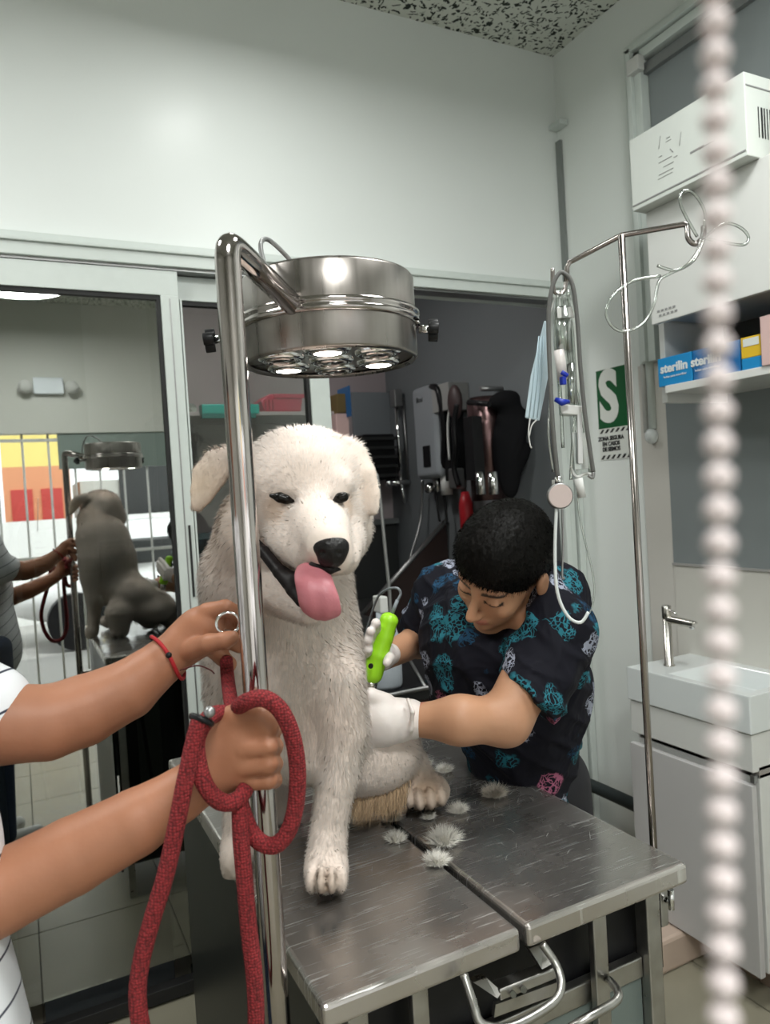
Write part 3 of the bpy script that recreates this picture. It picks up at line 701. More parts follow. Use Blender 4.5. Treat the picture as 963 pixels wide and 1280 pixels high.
# faucet
fb = on(2, vz, 837, 832); f_ = empty('faucet', fb, 'tall brushed steel mixer faucet with a short lever on washbasin', 'faucet')
zt_ = on(0, fb.x, 837, 758).z
MB().lathe([(.0, 0), (.018, 0), (.018, .004), (.0135, .006), (.0135, zt_-vz-.042)], axis_M(fb, (0, 0, 1)), 24).build('column', STEEL, f_)
MB().lathe([(.0135, zt_-vz-.040), (.0145, zt_-vz-.038), (.0145, zt_-vz), (.012, zt_-vz+.002), (0, zt_-vz+.002)], axis_M(fb, (0, 0, 1)), 24).build('cartridge_cap', STEEL, f_)
sp = on(0, fb.x, 872, 783); zs = on(0, fb.x, 850, 776).z
MB().tube(smooth_path([(fb.x, fb.y, zs), (fb.x, fb.y-.05, zs-.002), (fb.x, fb.y-.1, zs-.004), (fb.x, fb.y-.108, zs-.006)], 4), [.0125]*8+[.0115]*4+[.009], 16).build('spout', STEEL, f_)
MB().tube([(fb.x, fb.y-.098, zs-.008), (fb.x, fb.y-.098, zs-.019)], .008, 14).build('aerator', CHROME, f_)
MB().tube([(fb.x, fb.y-.012, zt_-.01), (fb.x, fb.y-.042, zt_-.022)], .0033, 10).build('lever', CHROME, f_)

# black bumper pipe from jamb to vanity
a, b_ = on(1, YB-.05, 738, 975), on(0, 1.93, 792, 1003)
p = empty('insulated_pipe', a, 'thick black foam-covered pipe running low along right wall behind the table', 'pipe')
pts = smooth_path([(1.915, YB-.04, a.z), (1.93, YB-.09, a.z), (1.935, 2.0, a.z-.0), (1.935, 1.80, a.z-.0)], 5)
MB().tube(pts, .024, 14).build('foam_sleeve', mat('black_foam', (.02, .028, .028), .7), p)
MB().sphere((1.915, YB-.045, a.z+.003), .034).build('elbow', mat('black_foam', (.02, .028, .028), .7), p)
MB().tube([(1.915, YB-.045, a.z), (1.915, YB-.045, .02)], .018, 12).build('down_pipe', BLACK, p)

# ================================================================== ROOM BEHIND
def gw(px, py, off=0): return on(0, XR-off, px, py)
def wbox(name, m, par, p0, p1, dep, off=0, bevel=.004):
    a, b = gw(*p0, off), gw(*p1, off)
    return MB().box((XR-off-dep, a.y, a.z), (XR-off, b.y, b.z)).build(name, m, par, bevel=bevel)
# water heater
a, b_ = gw(513, 482, .12), gw(549, 597, .12)
h = empty('water_heater', (XR, (a.y+b_.y)/2, b_.z), 'pale grey electric shower heater with hoses on the inner grey wall', 'heater')
MB().box((XR-.12, b_.y, b_.z), (XR, a.y, a.z-.02)).build('casing', mat('heater_grey', (.27, .29, .31), .35), h, bevel=.03, segs=4)
MB().box((XR-.126, (a.y+b_.y)/2-.05, b_.z+.06), (XR-.118, (a.y+b_.y)/2+.02, b_.z+.17)).build('control_dial', BLACK, h, bevel=.02, segs=3)
text('Bosi', .04, axis_M((XR-.1215, (a.y+b_.y)/2+.03, a.z-.09), (-1, 0, 0), (0, -1, 0)), BLACK, h, 'lettering', .0006)
MB().tube([(XR-.06, b_.y+.12, b_.z+.02), (XR-.06, b_.y+.12, b_.z-.07)], .022, 12).build('valve', CHROME, h)
MB().sphere((XR-.08, b_.y+.17, b_.z-.05), .03).build('valve_knob', CHROME, h)
MB().tube([(XR-.06, b_.y+.03, b_.z+.02), (XR-.06, b_.y+.03, b_.z-.09)], .03, 12).build('inlet_fitting', PLASW, h)
for k, (p0, p1, p2) in enumerate((((541, 580), (546, 625), (550, 652)), ((549, 595), (556, 625), (559, 655)), ((528, 600), (526, 650), (512, 700)))):
    MB().tube(smooth_path([gw(*p0, .06), gw(*p1, .06), gw(*p2, .06+.12*(k == 2))], 6), .007, 8).build('hose', BLACK if k < 2 else DULL, h)
MB().tube(smooth_path([gw(540, 484, .1), gw(549, 490, .12), gw(556, 540, .1), gw(554, 590, .08)], 8), .018, 10).build('cable', BLACK, h)
# second hose, white, beside
wh = MB().tube(smooth_path([gw(548, 488, .07), gw(557, 510, .07), gw(562, 545, .07), gw(561, 576, .07)], 8), .009, 8).build('shower_hose', DULL)
tag(wh, 'thin grey hose hanging on the wall right of the water heater', 'hose')
# shower rail
rx = 3.72
h = empty('shower_rail', on(1, rx, 498, 600), 'chrome shower slide rail with mixer tap left of the water heater', 'shower rail')
for px, q in ((496, .012), (505, .007)):
    MB().tube([on(1, rx, px-1, 500), on(1, rx, px+6, 600)], q, 10).build('rail', CHROME if px < 500 else DULL, h)
A = on(1, rx, 495, 487); MB().box(A+Vector((-.02, -.02, -.1)), A+Vector((.03, .04, .0))).build('top_bracket', DULL, h, bevel=.005)
A = on(1, rx, 502, 603); MB().tube([A+Vector((-.07, 0, 0)), A+Vector((.07, 0, 0))], .016, 12).build('mixer_body', CHROME, h)
for sx in (-.08, .08): MB().sphere(A+Vector((sx, 0, 0)), .024).build('tap_knob', CHROME, h)
MB().tube([A, A+Vector((.005, -.02, -.12))], .009, 8).build('outlet', CHROME, h)
# dryer/blower on wall
h = empty('wall_dryer', gw(575, 600, .1), 'grey and black pet hair dryer fixed on the inner wall', 'hair dryer')
wbox('casing', mat('dryer_grey', (.3, .3, .29), .4), h, (564, 484), (588, 512), .12)
wbox('column', BLACK, h, (571, 512), (584, 600), .09)
A = gw(569, 503, .13); MB().sphere(A, (.03, .05, .085)).build('vent_grille', mat('dryer_vent', (.05, .03, .03), .5), h)
MB().tube(smooth_path([gw(572, 505, .14), gw(568, 530, .15), gw(570, 560, .15), gw(568, 585, .15), gw(574, 608, .15)], 6), .014, 10).build('hose', BLACK, h)
MB().tube(smooth_path([gw(566, 487, .13), gw(560, 530, .13), gw(562, 575, .13)], 6), .006, 8).build('cord', PLASW, h)
A = gw(571, 598, .13); MB().box(A+Vector((-.03, -.03, -.05)), A+Vector((.03, .03, .05))).build('nozzle', DULL, h, bevel=.01)
# cylinder tank
A, B = gw(607, 505, .14), gw(612, 625, .14)
h = empty('dryer_tank', (A.x, A.y, B.z), 'dark shiny steel cylinder vacuum hung beside the black jacket', 'vacuum')
rr = (gw(588, 550, .14)-gw(632, 550, .14)).length*.30
MB().lathe([(0, 0), (rr, 0), (rr, A.z-B.z), (rr*.8, A.z-B.z+.03), (0, A.z-B.z+.03)], axis_M((A.x, (A.y+B.y)/2, B.z), (0, 0, 1)), 28).build('cylinder', mat('dark_maroon_steel', (.16, .1, .1), .25, .9), h)
for k, dz in enumerate((.0, .06)): MB().tube([gw(600+k*16, 590, .3), gw(602+k*16, 618, .3)], .02, 12).build('fitting', CHROME, h)
MB().box(gw(590, 520, .3), gw(596, 600, .25)).build('bracket', BLACK, h)
MB().tube([gw(586, 503, .25), gw(612, 505, .25)], .012, 10).build('top_handle', BLACK, h)
# black jacket hanging
J = Body(.03)
for q in ((630, 500, 3.72, 20, 12, 12, 14), (636, 540, 3.74, 17, 46, 12, -8), (647, 550, 3.72, 10, 40, 10, -16), (654, 572, 3.74, 7, 20, 8, -24), (637, 590, 3.74, 14, 34, 10, 3), (628, 560, 3.76, 10, 40, 8, 0)): J.blob(q[0], q[1], q[2], q[3], q[4], q[5], q[6])
V, Q = J.mesh(.012)
o = link_mesh('jacket', V, Q, CLOTHB, None, 2, origin=gw(630, 560)); tag(o, 'black jacket hanging on the grey wall behind the groomer', 'jacket')
A = gw(628, 486, 0)
o = MB().tube([A, A+Vector((-.12, 0, .0))], .012, 8).build('coat_hook', DULL); tag(o, 'metal coat hook on the inner wall above the black jacket', 'hook')
A = gw(584, 655, .045)
o = MB().lathe([(0, 0), (.034, 0), (.034, .2), (.018, .26), (0, .26)], axis_M(A+Vector((0, 0, -.10)), (0, 0, 1)), 20).build('red_container', mat('red_plastic', (.5, .02, .03), .4)); tag(o, 'red container showing just above the groomer’s dark hair', 'container')

# bath tub with sloping side
zt_ = gw(560, 650).z; Y1 = gw(560, 650).y
tb = empty('pet_bath_tub', (1.4, Y1, 0), 'dark raised pet bath with a sloping steel-edged side', 'bath tub')
Pc = Vector((XR-.01, Y1, zt_)); Pd = on(1, Y1, 452, 768)
MB().prism([(Pc.x, Y1, 0), (Pc.x, Y1, Pc.z), (Pd.x, Y1, Pd.z), (Pd.x, Y1, 0)], (0, .03, 0)).build('side_panel', mat('dark_brown_tile', (.035, .022, .02), .25), tb)
MB().tube([Pc+Vector((0, -.005, .0)), Pd+Vector((0, -.005, 0))], .013, 8).build('steel_edge', DULL, tb)
MB().box((.36, 3.90, 0), (XR-.01, 3.94, zt_)).build('back_panel', DARKP, tb)
MB().box((.36, 3.86, zt_-.02), (XR-.01, 3.945, zt_+.01)).build('ledge', mat('ledge_grey', (.12, .13, .13), .3), tb)
MB().box((.7, Y1+.03, .3), (XR-.01, 3.87, .9)).build('basin_floor', DARKP, tb)
MB().box((.9, Y1-.25, 0), (Pd.x, Y1+.03, Pd.z)).build('front_block', DARKP, tb)
# dark crate / basket hanging left of rail
A, B = on(1, 3.8, 445, 545), on(1, 3.8, 487, 600)
cr = empty('wire_crate', ((A.x+B.x)/2, 3.8, B.z), 'dark woven plastic crate on the ledge behind the dog’s ear', 'crate')
MB().box((A.x, 3.7, B.z), (B.x, 3.88, A.z)).build('body', BLACK, cr, bevel=.01)
for k in range(5):
    z = B.z+(A.z-B.z)*(k+.5)/5; MB().box((A.x-.005, 3.69, z-.008), (B.x+.005, 3.71, z+.008)).build('slat', DARKP, cr)
# white-grey panel between (paper) above crate
A, B = on(1, 3.92, 440, 490), on(1, 3.92, 490, 548)
o = MB().box((A.x, 3.92, B.z), (B.x, 3.945, A.z)).build('wall_board', mat('board_bluegrey', (.2, .22, .24), .5), None, bevel=.003); tag(o, 'plain blue-grey board on the inner back wall left of shower rail', 'board')
# shelf with red bin, teal tray, brown boxes : on inner back wall seen through door_2
sh = on(1, 3.6, 330, 516).z
o = MB().box((.62, 3.55, sh-.02), (1.62, 3.945, sh)).build('wall_shelf', mat('pink_grey_shelf', (.4, .36, .36), .5), None, bevel=.003); tag(o, 'long pinkish grey shelf in the inner room carrying the red bin', 'shelf')
A, B = on(1, 3.55, 326, 492), on(1, 3.55, 379, 514)
rb = empty('storage_bin', ((A.x+B.x)/2, 3.62, sh), 'crimson plastic storage bin on the inner room shelf', 'bin')
m = MB().prism([(A.x+.02, 3.56, sh), (B.x-.005, 3.56, sh), (B.x+.01, 3.56, A.z), (A.x+.05, 3.56, A.z), (A.x, 3.56, A.z-.035)], (0, .18, 0)); m.build('bin_body', mat('crimson_plastic', (.42, .02, .06), .4), rb, bevel=.006)
MB().box((A.x+.07, 3.555, A.z-.02), (B.x+.015, 3.56, A.z)).build('rim', mat('crimson_plastic', (.42, .02, .06), .4), rb)
for k in range(3): MB().box((A.x+.02+k*.02, 3.553, sh+.01), (A.x+.026+k*.02, 3.56, A.z-.03)).build('rib', mat('dark_crimson', (.25, .01, .03), .4), rb)
A, B = on(1, 3.5, 252, 505), on(1, 3.5, 325, 517)
th = empty('teal_tray', ((A.x+B.x)/2, 3.55, sh), 'turquoise plastic holder strip on the inner room shelf beside the red bin', 'holder')
MB().box((A.x, 3.5, B.z), (B.x, 3.56, A.z)).build('strip', mat('teal_plastic', (.01, .36, .3), .4), th, bevel=.004)
MB().box((A.x, 3.5, B.z-.02), (B.x-.02, 3.53, B.z)).build('lip', mat('dark_teal', (.01, .16, .14), .4), th)
A = on(1, 3.9, 238, 512); o = MB().tube([A+Vector((0, .0, 0)), A+Vector((.0, -.03, 0))], .028, 14).tube([A, A+Vector((0, -.05, 0))], .01, 10).build('suction_hook', CHROME); tag(o, 'small chrome suction hook left of the turquoise holder', 'hook')
A, B = on(1, 3.5, 421, 492), on(1, 3.5, 436, 516)
o = MB().box((A.x, 3.5, B.z), (B.x, 3.7, A.z)).build('cardboard_box', mat('brown_card', (.13, .09, .03), .7), None, bevel=.003); tag(o, 'brown cardboard box on the shelf behind the white door edge', 'box')
A, B = on(1, 3.5, 420, 517), on(1, 3.5, 438, 552)
o = MB().box((A.x, 3.5, B.z), (B.x, 3.7, A.z)).build('cardboard_box', PINKBOX, None, bevel=.003); tag(o, 'pinkish box right under the brown one behind door edge', 'box')
A, B = on(1, 3.45, 436, 482), on(1, 3.45, 440, 520)
o = MB().box((A.x, 3.45, B.z), (B.x, 3.6, A.z)).build('blue_folder', mat('blue_folder', (.02, .1, .25), .5)); tag(o, 'thin blue folder edge beside the brown cardboard box', 'folder')
# trolley and spray bottle behind table
tz = on(1, 1.78, 485, 862).z
tr = empty('black_trolley', (.95, 1.9, 0), 'black service trolley with steel rails behind the table end', 'trolley')
MB().box((.78, 1.72, tz-.03), (1.35, 2.12, tz)).build('top_tray', BLACK, tr, bevel=.004)
for x in (.8, 1.33):
    for y in (1.74, 2.1): MB().box((x-.012, y-.012, 0), (x+.012, y+.012, tz-.03)).build('leg', BLACK, tr)
MB().tube([(.78, 1.715, tz+.004), (1.35, 1.715, tz+.004)], .006, 8).build('rail', DULL, tr)
MB().tube([(.95, 1.72, tz+.004), (1.1, 2.1, tz+.004)], .005, 8).build('rail', DULL, tr)
A = on(2, tz, 483, 858); sb = empty('spray_bottle', A, 'translucent white spray bottle on the trolley behind the clipper hand', 'bottle')
br = rad(21, (A-EYE).dot(fw)/DU)
MB().lathe([(0, 0), (br*.95, 0), (br, .01), (br, .13), (br*.75, .17), (br*.35, .19), (br*.35, .205), (0, .205)], axis_M(A, (0, 0, 1)), 28).build('bottle', mat('milky_plastic', (.42, .46, .5), .35), sb)
MB().box(A+Vector((-.012, -.02, .205)), A+Vector((.012, .03, .25))).build('spray_head', PLASW, sb, bevel=.004)
# grooming arm with wire noose
ga = empty('grooming_arm', at(487, 757, 1.95), 'thin grey metal grooming arm rising behind the dog’s head', 'grooming arm')
gb = at(489, 860, 2.9); MB().tube([(gb.x, gb.y, 0), (gb.x, gb.y, gb.z)], .006, 8).tube([(gb.x, gb.y, 0), (gb.x, gb.y, .02)], .05, 16).tube(smooth_path([gb, at(488, 757, 2.9), at(482, 690, 2.9), at(473, 603, 2.9), at(468, 593, 2.9), at(455, 592, 2.9)], 5), .006, 8).build('arm', DULL, ga)
# cladding behind doors: dark equipment, stand, cylinder
fe = empty('fire_extinguisher', (.12, 2.75, .95), 'dark maroon fire extinguisher with label standing behind left glass door', 'extinguisher')
c0 = on(1, 2.75, 45, 640); zb_ = on(1, 2.75, 52, 900).z
MB().lathe([(0, 0), (.075, 0), (.08, .02), (.08, c0.z-zb_-.06), (.05, c0.z-zb_), (.02, c0.z-zb_+.02), (0, c0.z-zb_+.02)], axis_M((c0.x+.02, 2.75, zb_), (0, 0, 1)), 28).build('cylinder', mat('maroon_paint', (.06, .018, .02), .35), fe)
MB().box((c0.x-.02, 2.665, c0.z-.22), (c0.x+.055, 2.672, c0.z-.06)).build('label', mat('label_grey', (.4, .42, .45), .5), fe)
for k in range(6): MB().box((c0.x-.012, 2.662, c0.z-.20+k*.02), (c0.x+.03-(k % 3)*.012, 2.666, c0.z-.196+k*.02)).build('printed_line', INKB, fe)
MB().box((c0.x+.0, 2.72, c0.z), (c0.x+.05, 2.78, c0.z+.06)).build('valve', BLACK, fe, bevel=.006)
MB().tube(smooth_path([(c0.x+.03, 2.7, c0.z+.04), (c0.x-.05, 2.68, c0.z+.02), (c0.x-.09, 2.67, c0.z-.1), (c0.x-.085, 2.67, c0.z-.3)], 6), .011, 8).build('hose', BLACK, fe)
st_ = empty('extinguisher_stand', (c0.x, 2.8, 0), 'black cabinet under the fire extinguisher behind the glass', 'cabinet')
MB().box((-.12, 2.62, 0), (.33, 3.0, zb_)).build('body', mat('black_cabinet', (.02, .02, .02), .3), st_, bevel=.005)
# gold-topped bottle
A = on(1, 2.5, 130, 838); B = on(1, 2.5, 128, 795)
o_ = empty('gold_cylinder', A, 'small gold cylinder with clear cap behind the upper arm', 'bottle')
MB().lathe([(0, 0), (.03, 0), (.03, B.z-A.z), (0, B.z-A.z)], axis_M(A, (0, 0, 1)), 20).build('base', mat('gold', (.55, .4, .08), .25, 1), o_)
MB().lathe([(0, 0), (.018, 0), (.016, .1), (.008, .13), (0, .13)], axis_M(A+Vector((0, 0, B.z-A.z)), (0, 0, 1)), 20).build('cap', PLASW, o_)
o_ = empty('black_counter', (.3, 2.7, 0), 'low black counter standing behind the sliding glass doors', 'counter')
MB().box((.45, 2.45, 0), (1.15, 2.6, .72)).build('body', mat('black_gloss', (.02, .022, .024), .15), o_, bevel=.004)
MB().box((-.02, 2.395, 0), (.355, 2.41, .62)).build('front_panel', mat('bluegrey_gloss', (.08, .09, .1), .2), o_, bevel=.003)
# equipment table behind glass
o_ = empty('equipment_shelf', (.2, 2.5, 0), 'black equipment shelf with white vertical panels behind left glass door', 'shelf')
MB().box((-.9, 2.42, A.z-.03), (.42, 2.62, A.z)).build('board', mat('black_shelf', (.03, .03, .03), .2), o_)
for k, x in enumerate((-.55, -.2, .12, .24, .3)):
    MB().box((x, 2.44, .1), (x+(.1, .12, .05, .02, .07)[k], 2.46, A.z-.04-.1*(k % 2))).build('panel', mat('greyish_panel', (.35, .36, .33), .4), o_, bevel=.003)
for k in range(4):
    MB().tube([(.0+.1*k, 2.43, A.z), (.03+.1*k, 2.43, A.z-.35)], .006, 6).build('cable', BLACK, o_)
A = on(1, 2.5, 175, 805)
o = MB().sphere(A, (.07, .04, .03)).build('black_clipper', BLACK); tag(o, 'black grooming tool lying beside the gold cylinder behind glass', 'tool')

# ================================================================== STREET SIDE (seen mirrored in the glass)
g_ = empty('window_2', (0, YF-.06, 0), None, None); st(g_)
for k in range(15):
    x = OX0+.1+k*.19; MB().tube([(x, YF-.06, .0), (x, YF-.06, OZ)], .009, 6).build('grille_bar', PLASW, g_)
for z in (.05, 1.15, OZ-.05): MB().box((OX0, YF-.075, z-.012), (OX1, YF-.045, z+.012)).build('grille_rail', PLASW, g_)
st(MB().box((-14, -20, -.25), (14, YF-.12, -.06)).build('trim_10', mat('asphalt_pavement', (.4, .39, .37), .9)))
bd = empty('yellow_building', (0, -9, -.06), 'yellow and orange building across the street mirrored in the left door', 'building')
MB().box((-.15, -9.5, 2.25), (.8, -8, 3.0)).build('upper_wall', mat('yellow_render', (.8, .66, .22), .8), bd)
MB().box((-.15, -9.5, -.06), (.8, -8, 2.25)).build('lower_wall', mat('orange_render', (.68, .3, .16), .8), bd)
for k in range(2): MB().box((-.05+k*.42, -7.98, 1.3), (.25+k*.42, -8.02, 1.9)).build('shutter', mat('red_shutter', (.5, .06, .05), .6), bd)
for k, (x0, x1, h_) in enumerate(((-7, -.25, 5), (.95, 9, 2.0))):
    b2 = empty('street_building', (x0, -9.5, -.06), ('tall pale house left of the yellow one, outside', 'low grey house right of the yellow one, outside')[k], 'building')
    MB().box((x0, -10, -.06), (x1, -8.2, h_)).build('wall', mat('pale_render', (.5, .5, .46), .8), b2)
    for j in range(3): MB().box((x0+.6+j*1.5, -8.22, 1), (x0+1.4+j*1.5, -8.15, 2.2)).build('window', DARKP, b2)
MB().box((.34, YF-.07, 1.86), (OX1, YF-.02, OZ)).build('transom_panel', mat('grey_green_transom', (.22, .27, .25), .5), g_)
o = MB().box((-1.6, -7.2, -.06), (3.2, -7.0, 1.42)).build('street_wall', mat('whitewashed_wall', (.8, .8, .78), .8)); tag(o, 'low whitewashed wall across the street in front of yellow building', 'wall')
aw = tag(MB().box((OX0, -2.9, 2.45), (.3, YF-.13, 2.5)).build('awning', mat('red_awning', (.5, .06, .06), .7)), 'scalloped red awning over the shop entrance', 'awning')
car = empty('parked_car', (1.5, -5.2, -.06), 'white car parked in the street mirrored in the glass', 'car')
K = Body(.12)
K.ell((1.6, -5.2, .5), (1.9, .8, .42), ((1, 0, 0), (0, 1, 0), (0, 0, 1))); K.ell((1.5, -5.2, .95), (1.1, .68, .42), ((1, 0, 0), (0, 1, 0), (0, 0, 1)))
V, Q = K.mesh(.05); link_mesh('car_body', V, Q, mat('car_white', (.8, .8, .8), .25, coat=.6), car)
for x in (.55, 2.65): MB().tube([(x, -4.35, .27), (x, -4.6, .27)], .32, 20).build('wheel', BLACK, car)
MB().box((.9, -4.56, .85), (2.2, -4.5, 1.15)).build('side_window', DARKP, car, bevel=.03)
# emergency light on the wall above the opening
A = Vector((.30, YF+.005, 2.52))
em = empty('emergency_light', A, 'white twin-head emergency light mirrored in the left glass door', 'emergency light')
MB().box(A+Vector((-.11, 0, -.06)), A+Vector((.11, .05, .07))).build('body', mat('emergency_white', (.8, .85, .9), .4), em, bevel=.006)
for sx in (-.17, .17): MB().lathe([(0, 0), (.045, 0), (.055, .06), (0, .06)], axis_M(A+Vector((sx, .02, 0)), (0, 1, -.2)), 20).build('lamp_head', PLASW, em)
# housings for the near ceiling lamp and the three added fill lamps
for n_, p_, s_, e_ in LAMPS:
    where = {'near': 'small round ceiling lamp close to the white wall above the doors', 'mid': 'round fill lamp added unseen above the camera', 'left': 'round fill lamp added unseen over the left side of room', 'right': 'round fill lamp added unseen in front of the wall cabinet'}[n_]
    cl = empty('ceiling_or_fill_lamp', p_, where, 'lamp')
    MB().lathe([(0, .012), (s_/2+.01, .012), (s_/2+.01, .03), (.02, .05), (0, .05)], axis_M(p_, (0, 0, 1)), 32).build('housing', PLASW, cl)
    MB().tube([Vector(p_)+Vector((0, 0, .05)), (p_[0], p_[1], ZC)], .012, 8).build('stem', PLASW, cl)

# ================================================================== OPERATING TABLE
TZ = .9475; tx0, tx1, ty0, ty1 = .262, .823, .748, 1.66
gx = on(2, TZ, 668, 1170).x
tb = empty('operating_table', ((tx0+tx1)/2, (ty0+ty1)/2, -0.0), 'scratched stainless steel veterinary table with a split two-leaf top', 'table')
def leaf(a, b):
    m = MB(); h = .03; t = .004
    m.box((a, ty0, TZ-h), (b, ty1, TZ)); return m.build('top_leaf', TABLEM, tb, bevel=.006, segs=3)
leaf(tx0, gx-.005); leaf(gx+.005, tx1)
MB().box((gx-.004, ty0+.02, TZ-.028), (gx+.004, ty1-.02, TZ-.02)).build('gap_channel', SEAL, tb)
MB().box((tx0+.03, ty0+.05, TZ-.25), (tx1-.05, ty0+.085, TZ-.05)).build('dark_recess', BLACK, tb)
MB().box((tx0+.012, ty0+.06, .1), (tx0+.02, ty1-.06, TZ-.04)).build('side_panel', mat('dark_gloss_panel', (.01, .012, .012), .3, spec=.25), tb)
MB().box((tx0+.03, ty1-.1, .12), (tx1-.05, ty1-.06, TZ-.05)).build('rear_panel', BLACK, tb)
for x in (tx0+.035, tx1-.065):
    for y in (ty0+.03, ty1-.05):
        MB().box((x, y-.012, 0), (x+.026, y+.012, TZ-.03)).build('leg', FRAMEM, tb, bevel=.002)
def fpt(px, py, y=None): return on(1, ty0+.02 if y is None else y, px, py)
A = fpt(745, 1160)
MB().box((A.x-.011, ty0+.012, .3), (A.x+.013, ty0+.024, TZ-.03)).build('upright_bar', FRAMEM, tb, bevel=.002)
A = fpt(523, 1260)
MB().box((A.x-.011, ty0+.012, .3), (A.x+.011, ty0+.024, TZ-.03)).build('upright_bar', FRAMEM, tb, bevel=.002)
# front apron panel with side strip under, grey-green lower panel
A, B = fpt(797, 1195, ty0+.035), fpt(640, 1262, ty0+.035)
MB().box((tx0+.03, ty0+.03, A.z-.03), (tx1-.066, ty0+.045, A.z)).build('cross_bar', FRAMEM, tb, bevel=.002)
MB().box((tx0+.05, ty0+.035, .2), (tx1-.066, ty0+.042, A.z-.03)).build('lower_panel', mat('grey_green_panel', (.13, .16, .15), .3), tb)
# v shaped tube handles and tray
hy = ty0-.02
MB().tube(smooth_path([fpt(580, 1218, hy+.01), fpt(592, 1255, hy-.01), fpt(603, 1280, hy-.02), fpt(640, 1283, hy-.03), fpt(690, 1255, hy-.03), fpt(702, 1232, hy-.02), fpt(695, 1205, hy), fpt(678, 1180, hy+.015)], 5), .0052, 10).build('tube_handle', FRAMEM, tb)
MB().tube(smooth_path([fpt(690, 1300, hy), fpt(730, 1275, hy-.02), fpt(768, 1253, hy-.02), fpt(773, 1240, hy-.01), fpt(762, 1225, hy+.03)], 5), .0055, 10).build('tube_handle', FRAMEM, tb)
a, b_, c, d = fpt(603, 1228, ty0+.03), fpt(690, 1190, ty0+.03), fpt(700, 1222, ty0+.0), fpt(626, 1252, ty0+.0)
MB().prism([d, c, c+Vector((0, 0, .014)), d+Vector((0, 0, .014))], (0, .02, 0)).build('tray_lip', FRAMEM, tb, bevel=.002)
MB().prism([fpt(618, 1272, ty0), fpt(705, 1240, ty0), fpt(705, 1225, ty0), fpt(620, 1256, ty0)], (0, .006, 0)).build('tray_face', FRAMEM, tb)
MB().prism([fpt(592, 1228, ty0+.02), fpt(608, 1222, ty0+.02), fpt(628, 1240, ty0), fpt(622, 1248, ty0)], (0, .01, 0)).build('hinge_plate', FRAMEM, tb)
MB().prism([fpt(662, 1186, ty0+.02), fpt(678, 1180, ty0+.02), fpt(690, 1205, ty0), fpt(678, 1212, ty0)], (0, .01, 0)).build('hinge_plate', FRAMEM, tb)
for px, py in ((655, 1237), (642, 1243)): MB().tube([fpt(px, py, ty0-.002), fpt(px, py, ty0-.006)], .004, 10).build('rivet', CHROME, tb)
# clamp at right edge
A = at(826, 1130, 1.33)
cl = MB().box(A+Vector((-.012, -.012, -.028)), A+Vector((.004, .012, .036))).box(A+Vector((-.05, -.01, .012)), A+Vector((-.012, .01, .028)))
cl.build('pole_clamp', FRAMEM, tb, bevel=.002)
B = at(839, 1124, 1.3)
MB().tube([A+Vector((0, 0, .006)), B], .0055, 10).build('clamp_screw', CHROME, tb)
MB().tube([B+Vector((0, 0, -.015)), B+Vector((0, 0, .015))], .005, 10).build('clamp_wing', CHROME, tb)

# ================================================================== SURGICAL LAMP on its bent pole
pb = on(2, .0, 340, 1280) if False else None
P0 = at(285, 330, .945); px_, py_ = P0.x, P0.y
zb0 = 1.0
lamp = empty('surgical_lamp', (px_, py_, 0), 'round stainless surgical lamp on a bent polished steel pole beside the dog', 'lamp')
PR = .0142
bend = [Vector((px_, py_, 0.02)), Vector((px_, py_, 1.2)), Vector((px_, py_, 1.55)), Vector((px_, py_, at(280, 330, .95).z))]
LC = at(412, 408, 1.25)      # lamp centre at the yoke band
ARM_END = at(366, 381, 1.115)
top = Vector((px_, py_, at(290, 300, .95).z))
d = (ARM_END-top).normalized()
pts = bend + smooth_path([bend[-1]+Vector((0, 0, .004)), top+Vector((0, 0, -.004))+d*.008, top+d*.04], 8)[1:] + [ARM_END]
MB().tube(pts, PR, 20).build('pole_and_arm', POLISH, lamp)
MB().tube([Vector((px_, py_, 0)), Vector((px_, py_, .035))], [.09, .07], 28).build('foot', STEEL, lamp)
MB().box((px_, py_-.02, .70), (tx0+.04, py_+.02, .74)).build('side_bracket', FRAMEM, lamp, bevel=.003)
RL = .125
ML = axis_M(LC, (0, 0, 1), CR)
MB().lathe([(0, .062), (RL*.98, .062), (RL, .058), (RL, .014), (RL, -.05), (RL-.004, -.055), (RL-.008, -.050)], ML, 64, cap=False).build('housing', HOUSE, lamp)
MB().lathe([(RL+.001, -.008), (RL+.006, -.006), (RL+.006, .0), (RL+.003, .002), (RL+.006, .004), (RL+.006, .010), (RL+.001, .012)], ML, 64, cap=False).build('yoke_band', POLISH, lamp)
MB().lathe([(0, -.047), (RL-.005, -.047)], ML, 64, cap=False).build('underside', mat('lamp_underside', (.45, .43, .4), .3, 1, noise=(30, .3)), lamp)
EMIT = mat('lit_lens', (1, 1, 1), .3, emit=((1, .98, .92), 28))
DIML = mat('unlit_lens', (.25, .25, .25), .12, .9)
toward = Vector((-(fw.x), -(fw.y), 0)).normalized()
side = Vector((CR.x, CR.y, 0)).normalized()
spots = [(0, 0, False)]
for k in range(6):
    a = math.pi/3*k; spots.append((math.cos(a)*.078, math.sin(a)*.078, k in (0, 2, 4)))
for (u, v_, lit) in spots:
    c = LC + toward*u + side*v_ + Vector((0, 0, -.048))
    bz = MB().lathe([(.021, -.001), (.023, -.004), (.027, -.0055), (.032, -.003), (.033, .002)], axis_M(c, (0, 0, 1)), 28, cap=False).build('lens_bezel', CHROME, lamp)
    MB().lathe([(.0195, -.002), (.0205, -.007), (.0215, -.007), (.0225, -.002)], axis_M(c, (0, 0, 1)), 24, cap=False).build('inner_ring', POLISH, bz)
    MB().lathe([(0, -.006), (.013 if not lit else .0185, -.006), (.0195, -.002)], axis_M(c, (0, 0, 1)), 24, cap=False).build('lens', EMIT if lit else DIML, bz)
